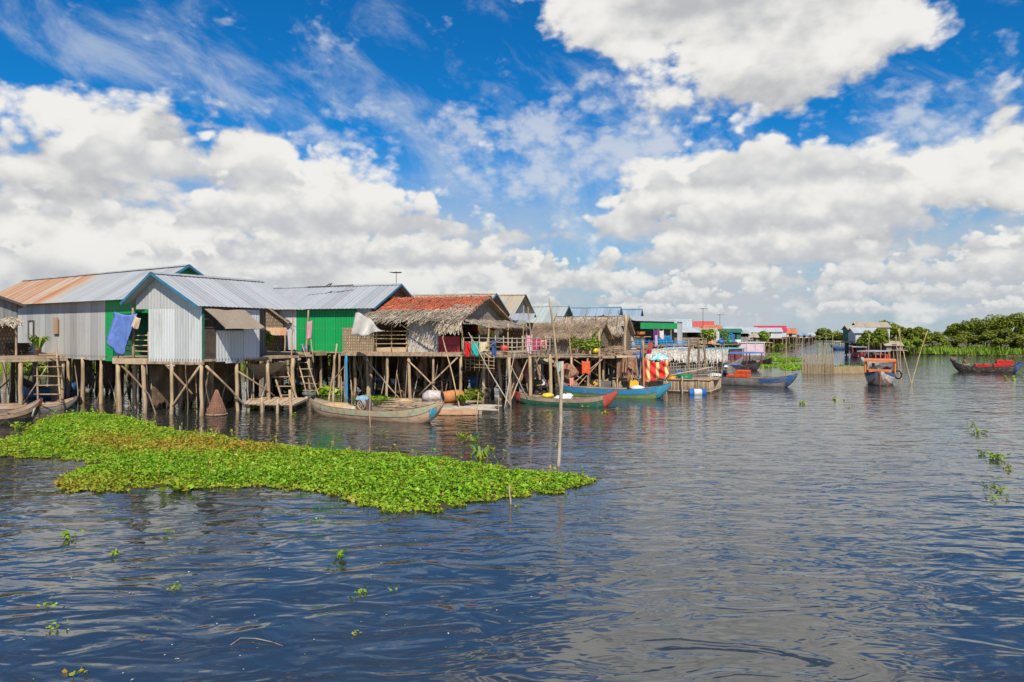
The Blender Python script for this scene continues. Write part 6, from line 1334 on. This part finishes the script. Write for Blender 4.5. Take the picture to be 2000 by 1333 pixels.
for px, top, half, Y, lab in ((150, 742, 30, 60, 'scrubby bush seen between the piles of the long grey house'), (240, 735, 30, 62, 'scrubby bush seen under the porch of the silver house'), (60, 738, 32, 59, 'scrubby bush seen under the brown shack'), (440, 728, 30, 66, 'scrubby bush seen under the silver house'), (620, 722, 28, 72, 'scrubby bush seen under the green house')):
    tree(lab, px, top - 40, half, Y, nleaf=900, size=.3, name='bush', cat='bush', shrub=True, tint=.9, m=LEAF_GRASS, group='bushes on the bank behind the stilts')
# distant wood on the far shore and behind the village
def wood(label, x0, x1, Y, h, n):
    x = NR.uniform(x0, x1, n); y = Y + NR.uniform(-6, 10, n); hn = np.array([mnoise.noise(Vector((a * .06, 1, 7))) * .6 + mnoise.noise(Vector((a * .25, 3, 1))) * .3 for a in x]); z = .3 + NR.uniform(0, 1, n) ** .7 * h * (.75 + hn)
    tag(quads('distant_wood', leaves(np.stack([x, y, z], 1), 1.1, .4, .8), LEAF_TREE, np.clip(NR.uniform(0, .5, n), 0, 1), None, ((x0 + x1) / 2, Y, 0)), label, None, None, 'stuff')
wood('distant low wood closing the channel', 60, 330, 330, 3.4, 5000)
wood('low scrub far behind the village', -140, 60, 150, 1.6, 5000)
# ---- potted plants and tufts
POT = mat('clay pot', (.40, .19, .10), (.3, .14, .08), scale=3)
def plant(label, p, h, w, n=60, pot=None, m=LEAF_GRASS, blade=True, tint=.2, group='plants on the decks', pm=POT):
    p = Vector(p); o = thing('potted_plant' if pot else 'plant', label, 'plant', p, group); z0 = 0
    if pot: lathe(MB(), p, (0, 0, 1), [(0, .01), (0, pot * .75), (pot * 1.3, pot), (pot * 1.35, pot * 1.1), (pot * 1.5, pot * 1.1), (pot * 1.45, pot * .9), (pot * 1.2, .01)], 12).build('pot', pm, o); z0 = pot * 1.3
    if blade:
        a = NR.uniform(0, 6.28, n); l = NR.uniform(.5, 1, n); b = np.array(p) + np.stack([np.cos(a) * w * .1, np.sin(a) * w * .1, np.full(n, z0)], 1)
        mid = b + np.stack([np.cos(a) * w * .3 * l, np.sin(a) * w * .3 * l, h * l * .8], 1); tip = b + np.stack([np.cos(a) * w * l * .6, np.sin(a) * w * l * .6, h * l * NR.uniform(.5, 1, n)], 1)
        sd = np.stack([-np.sin(a), np.cos(a), 0 * a], 1) * w * .045
        v = np.concatenate([np.stack([b - sd * .5, b + sd * .5, mid + sd, mid - sd], 1), np.stack([mid - sd, mid + sd, tip + sd * .1, tip - sd * .1], 1)]); t = np.tile(NR.uniform(0, tint, n), 2)
    else:
        d = NR.normal(size=(n, 3)); d /= np.linalg.norm(d, axis=1)[:, None]; c = np.array(p) + np.array([0, 0, z0 + h * .55]) + d * np.array([w / 2, w / 2, h / 2]) * (NR.uniform(.4, 1, n) ** .5)[:, None]
        v = leaves(c, w * .22, .4, .7, d); t = NR.uniform(0, tint, n)
    quads('foliage', v, m, t, o)
plant('yellow green spiky plant on the brown shack deck', P(75, 690, 34.6), .85, 1.0, 90, .14, tint=.8)
plant('leafy green plant in the porch beside the thick ladder', P(515, 682, 40), 1.1, 1.0, 260, None, LEAF_TREE, False, .2)
plant('tall green plant at the left end of the plant deck', P(1120, 690, 45.5), .95, .7, 200, .15, LEAF_TREE, False, .3)
plant('yellowed spindly plant in the middle of the plant deck', P(1133, 690, 45.3), .8, .6, 90, .14, LEAF_GRASS, False, 1.0)
plant('round yellow green bush on the plant deck left of the yellow tub', P(1146, 692, 45), .7, .95, 260, .15, LEAF_GRASS, False, .8)
plant('big fresh green plant growing from the yellow tub', P(1163, 684, 45.3), .8, .8, 240, None, LEAF_GRASS, False, .25)
plant('tall yellow flowered plant behind the yellow tub', P(1166, 688, 46.2), 1.35, .7, 140, .15, LEAF_GRASS, False, 1.0)
plant('bright green tuft growing on the stick raft', P(904, 794, 34.6), .55, .85, 120, .12, LEAF_GRASS, True, .1)
plant('dark green weeds in the water beside the clay jar', WP(925, 786), .75, 1.1, 200, None, LEAF_TREE, False, .2)
plant('bushy orange flowered plants before the far tan hut', P(1382, 668, 82), 1.5, 2.2, 260, None, LEAF_GRASS, False, 1.0)
plant('green banana like plant beside the far green shop', P(1400, 664, 95), 2.4, 1.8, 60, None, LEAF_GRASS, True, .2)
plant('leafy bush right of the larger far thatched hut', P(1491, 667, 126), 1.8, 2.2, 300, None, LEAF_GRASS, False, .5)
plant('small bush at the right of the far green shop porch', P(1416, 664, 97), 1.5, 1.3, 160, None, LEAF_GRASS, False, .4)
for i, (px, py) in enumerate(((585, 768), (640, 772), (545, 766))):
    plant(['green weeds in the shade right of the thick ladder', 'green weeds at the foot of the forked bent pole', 'green weeds in the shade behind the thick ladder'][i], WP(px, py), .5, 1.6, 160, None, LEAF_MAT, False, .2)
# stems standing up out of the mat edge
plant('taller arching weed at the far edge of the plant mat', WP(940, 903), .55, .7, 40, None, LEAF_GRASS, True, .6, 'plants on the decks')
# ---- floating sprigs
def sprig(p, s, n, tint):
    s *= .72; p = Vector(p); o = thing('water_hyacinth', 'small sprig of floating water hyacinth on open water', 'water plant', p, 'floating sprigs of water hyacinth')
    v = []
    c = np.array(p) + NR.normal(0, 1, (n, 3)) * np.array([s * .38, s * .38, 0]) + np.stack([np.zeros(n), np.zeros(n), NR.uniform(.02, .14, n) * s / .3], 1)
    quads('foliage', leaves(c, s * .34, .5, .85), LEAF_MAT, np.clip(NR.uniform(0, 1, n) * tint, 0, 1), o)
    mb = MB()
    for k in range(n // 3): mb.tube([p + V(U(-.1, .1) * s, U(-.1, .1) * s, -.03), Vector(c[k]) - UPV * .01], .008 * s / .3, 4)
    mb.build('stems', LEAF_GRASS, o)
for px, py, s, n, t in ((135, 1053, .34, 26, .3), (222, 1084, .22, 12, .4), (345, 1150, .24, 12, .6), (97, 1183, .24, 12, .5), (105, 1228, .22, 10, .7), (662, 1092, .34, 20, .2), (705, 1158, .25, 12, .2), (765, 1153, .14, 8, .4), (700, 1240, .16, 8, .8), (620, 1018, .24, 10, .5), (350, 958, .7, 60, .5), (330, 1042, .25, 8, .8), (140, 1322, .25, 10, .9), (1008, 992, .2, 8, .6),
        (1130, 793, .5, 18, .2), (1140, 797, .4, 14, .2), (1074, 804, .35, 10, .1), (1181, 808, .45, 14, .2), (1203, 800, .3, 8, .3), (905, 854, .5, 22, .3), (925, 862, .45, 18, .4), (960, 878, .4, 12, .5), (985, 884, .3, 8, .4), (1088, 872, .3, 10, .3), (1236, 832, .3, 8, .6), (1256, 838, .3, 8, .5), (1567, 789, .5, 12, .2), (1633, 782, .6, 10, .7), (1660, 797, .4, 6, .8),
        (1907, 846, .6, 18, .4), (1900, 828, .4, 10, .4), (1945, 897, .55, 30, .3), (1920, 888, .4, 20, .4), (1970, 917, .35, 12, .6), (1955, 960, .35, 18, .3), (1935, 975, .3, 12, .4), (1965, 975, .25, 8, .5), (1925, 950, .3, 8, .7), (1975, 742, 1.0, 16, .4), (490, 802, .6, 16, .2), (575, 812, .4, 12, .3), (750, 846, .3, 8, .3), (430, 806, .4, 10, .3), (35, 838, .8, 24, .4)):
    sprig(WP(px, py), s, n, t)
# bits of scum and leaf on the water
def debris_mat():
    m, nt, b = newmat('floating scraps'); g = N(nt, 'ShaderNodeNewGeometry'); r = N(nt, 'ShaderNodeValToRGB'); nt.links.new(g.outputs['Random Per Island'], r.inputs[0]); r.color_ramp.interpolation = 'CONSTANT'
    cols = [(0, (.6, .6, .57)), (.35, (.45, .42, .3)), (.5, (.35, .32, .06)), (.65, (.10, .2, .03)), (.8, (.5, .12, .05)), (.88, (.12, .09, .06))]
    el = r.color_ramp.elements
    while len(el) < len(cols): el.new(.5)
    for e_, (p_, c_) in zip(el, cols): e_.position = p_; e_.color = (*c_, 1)
    nt.links.new(r.outputs[0], b.inputs[0]); return m
n = 110; py = 985 + 348 * NR.uniform(0, 1, n) ** 1.2; px = NR.uniform(0, 1050, n); Y = F * 4 / (py - HZ); c = np.stack([(px - 1000) / F * Y, Y, np.full(n, .008)], 1)
tag(quads('floating_scraps', leaves(c, .034, .97, .6), debris_mat(), None, None, (0, 12, 0)), 'tiny scraps of leaf and litter floating on the near water', None, None, 'stuff')
mb = MB(); mb.tube([WP(450, 1262, .01), WP(470, 1251, .03), WP(500, 1252, .03), WP(530, 1257, .02), WP(553, 1262, .0)], [.004, .005, .006, .005, .003], 5)
single(mb, 'twig', WOOD, 'thin bent twig floating on the near water', 'twig')
mb = MB(); mb.tube([WP(910, 1004, .0), WP(935, 1001, .03), WP(958, 1000, .0)], .03, 6); single(mb, 'driftwood', WOOD_DARK, 'short dark driftwood floating at the front edge of the plant mat', 'driftwood')
for i, (px, py, h) in enumerate(((997, 985, .45), (390, 862, .5), (568, 812, .6), (355, 850, .35))):
    mb = MB(); q = WP(px, py); mb.pole(q - UPV * .4, q + V(U(-.1, .1), 0, h), .03, .02); single(mb, 'stake', WOOD, ['short dark stake at the front edge of the plant mat', 'short stake at the far edge of the yellowed plants', 'short stake standing before the jetty', 'broken stake at the edge of the plant mat'][i], 'stake')
# ---------------------------------------------------------------- people
SKIN = mat('brown skin', (.30, .16, .09), (.26, .135, .075), scale=4, rough=.55, fine=.03)
HAIR = mat('black hair', (.012, .010, .009), rough=.6)
def person(label, pos, head, shirt, legs, hat=None, lean=.12, s=1.0, bare=False, arm=.34, turn=0.0):
    """seated figure; pos = seat point, head = facing direction"""
    f = Vector((*head, 0)).normalized(); r = Vector((f.y, -f.x, 0)); pos = Vector(pos)
    L = lambda x, y, z: pos + (r * x + f * y + UPV * z) * s
    o = thing('person', label, 'person', pos, 'people in the boats')
    v, e, rad = [], [], []
    def add(p, rr, par=None):
        v.append(p); rad.append(rr * s)
        if par is not None: e.append((par, len(v) - 1))
        return len(v) - 1
    pel = add(L(0, 0, .10), .125); wai = add(L(0, lean * .4, .28), .105, pel); che = add(L(0, lean * .9, .46), .125, wai); nk = add(L(0, lean * 1.15, .60), .055, che)
    hb = add(L(0, lean * 1.25 + .01, .66), .07, nk); hm = add(L(0, lean * 1.3 + .02, .74), .092, hb); add(L(0, lean * 1.3 + .01, .82), .07, hm)
    nose = add(L(0, lean * 1.3 + .115, .725), .014, hm)
    for sg in (-1, 1):
        add(L(sg * .095, lean * 1.3 + .01, .735), .016, hm)   # ear
        sh = add(L(sg * .17, lean * .95, .53), .062, che); el = add(L(sg * .24, lean + .10, .30), .043, sh); wr = add(L(sg * .14, lean + arm, .27), .030, el)
        pa = add(L(sg * .125, lean + arm + .07, .265), .032, wr)
        for k in range(4): j = add(L(sg * (.10 + .018 * k), lean + arm + .12, .262 - .004 * k), .009, pa); add(L(sg * (.10 + .017 * k), lean + arm + .135 + .008 * (1.5 - abs(k - 1.5)), .235), .008, j)
        j = add(L(sg * .085, lean + arm + .07, .285), .010, pa); add(L(sg * .07, lean + arm + .10, .28), .008, j)
        hp = add(L(sg * .09, .03, .10), .095, pel); kn = add(L(sg * .16, .42, .20), .062, hp); an = add(L(sg * .13, .46, -.18), .040, kn); add(L(sg * .14, .58, -.22), .034, an)
    me = bpy.data.meshes.new('body'); c0 = o.location; me.from_pydata([tuple(p - c0) for p in v], e, []); me.materials.append(SKIN)
    b = bpy.data.objects.new('body', me); C.objects.link(b); b.parent = o
    sk = b.modifiers.new('skin', 'SKIN'); sk.use_smooth_shade = True
    sd = me.skin_vertices[0].data
    for i, q in enumerate(rad): sd[i].radius = (q, q)
    sd[pel].use_root = True
    ss = b.modifiers.new('smooth', 'SUBSURF'); ss.levels = 1; ss.render_levels = 1
    # hair
    hc = L(0, lean * 1.3, .77); MB().ball(hc, (.112 * s, .118 * s, .105 * s), 14, 9, lambda d: 1.0 if d.z > -.25 and not (d.dot(f) > .45 and d.z < .55) else .72).build('hair', HAIR, o)
    for sg in (-1, 1): MB().ball(L(sg * .035, lean * 1.3 + .108, .75), .012 * s, 6, 4).build('eye', HAIR, o)
    MB().ball(L(0, lean * 1.3 + .10, .685), Vector((.028, .014, .009)) * s, 8, 5).build('mouth', mat('lips', (.22, .07, .05)), o)
    if not bare:
        mb = MB(); nn = 14; vs = []
        for y, z, w, d in ((-.01, .06, .165, .135), (lean * .3, .22, .15, .125), (lean * .8, .42, .175, .13), (lean * .95, .53, .195, .115), (lean * 1.05, .585, .10, .08)):
            vs += [L(w * math.cos(a), y + d * math.sin(a), z) + V(0, 0, .008 * math.sin(a * 5 + z * 20)) for a in (2 * math.pi * k / nn for k in range(nn))]
        mb.add(vs, [(i * nn + k, i * nn + (k + 1) % nn, (i + 1) * nn + (k + 1) % nn, (i + 1) * nn + k) for i in range(4) for k in range(nn)], None, True)
        for sg in (-1, 1): mb.tube([L(sg * .12, lean * .93, .53), L(sg * .185, lean * .97, .50), L(sg * .245, lean + .10, .30), L(sg * .20, lean + .10 + arm * .3, .285)], [.07 * s, .085 * s, .066 * s, .055 * s], 10)
        mb.build('shirt', shirt, o)
    mb = MB(); mb.ball(L(0, 0, .08), Vector((.19, .17, .14)) * s, 14, 8)
    for sg in (-1, 1): mb.tube([L(sg * .08, .0, .10), L(sg * .12, .2, .155), L(sg * .16, .42, .205), L(sg * .15, .455, .10), L(sg * .13, .46, -.12)], [x * s for x in (.12, .10, .08, .075, .06)], 10)
    mb.build('trousers', legs, o)
    if hat:
        k, hm_ = hat
        if k == 'brim': lathe(MB(), L(0, lean * 1.3 + .01, .79), (0, 0, 1), [(-.01, .01), (-.015, .21 * s), (.0, .215 * s), (.01, .12 * s), (.10 * s, .10 * s), (.12 * s, .01)], 16).build('hat', hm_, o)
        else: MB().ball(L(0, lean * 1.3 - .005, .785), Vector((.122, .128, .105)) * s, 14, 9, lambda d: 1.0 if not (d.dot(f) > .5 and d.z < .3) else .8).build('headscarf' if k == 'scarf' else 'cap', hm_, o)
DKT = mat('dark trousers', (.035, .022, .025), rough=.9)
b13 = boatpx('low dark punt carrying the seated white shirted person', 1022, 43.6, 1098, 42.2, 1.1, .34, B_DARK, None, None, None, rb=.3, rs=.3)
person('person in white shirt and purple headscarf seated low in the dark punt', b13.l(.62, 0, .36), (-.9, -.35), mat('white shirt', (.62, .62, .58), rough=.9), DKT, ('scarf', mat('purple scarf', (.13, .09, .36), rough=.9)), .22, 1.12)
person('person in blue shirt with black hair seated in the small grey blue boat', b10.l(.12, -.1, .42), (-.3, -.95), mat('navy shirt', (.02, .07, .22), rough=.9), DKT, None, .2, 1.05)
person('person in dark shirt and white sun hat seated in the grey boat', b4.l(.20, 0, .46), (.9, -.3), mat('dark shirt', (.03, .03, .06), rough=.9), DKT, ('brim', mat('white hat', (.72, .70, .64), rough=.9)), .1, 1.1)
person('person in pale shirt seated at the left inside the orange roofed boat', f1.l(.60, -.48, .62), (-.3, -.95), mat('pale shirt', (.55, .55, .57), rough=.9), DKT, None, .05, 1.1)
person('person in violet shirt and dark cap seated at the right in the orange roofed boat', f1.l(.60, .48, .62), (-.55, -.83), mat('violet shirt', (.16, .11, .42), (.05, .15, .35), scale=6, rough=.9), DKT, ('cap', mat('dark green cap', (.03, .06, .06), rough=.9)), .05, 1.1)
person('bare chested person steering at the stern of the dark laden boat', b5.l(.17, 0, .5), (.95, -.2), SKIN, mat('khaki shorts', (.32, .26, .16), rough=.9), None, .1, 1.1, True)
single(MB().ball(b4.l(.1, .1, .6), (.7, .4, .22), 14, 8, lambda d: 1 + .25 * mnoise.noise(d * 2.8)), 'bundle', PLW, 'pale cloth bundle behind the person in the white sun hat', 'bundle')
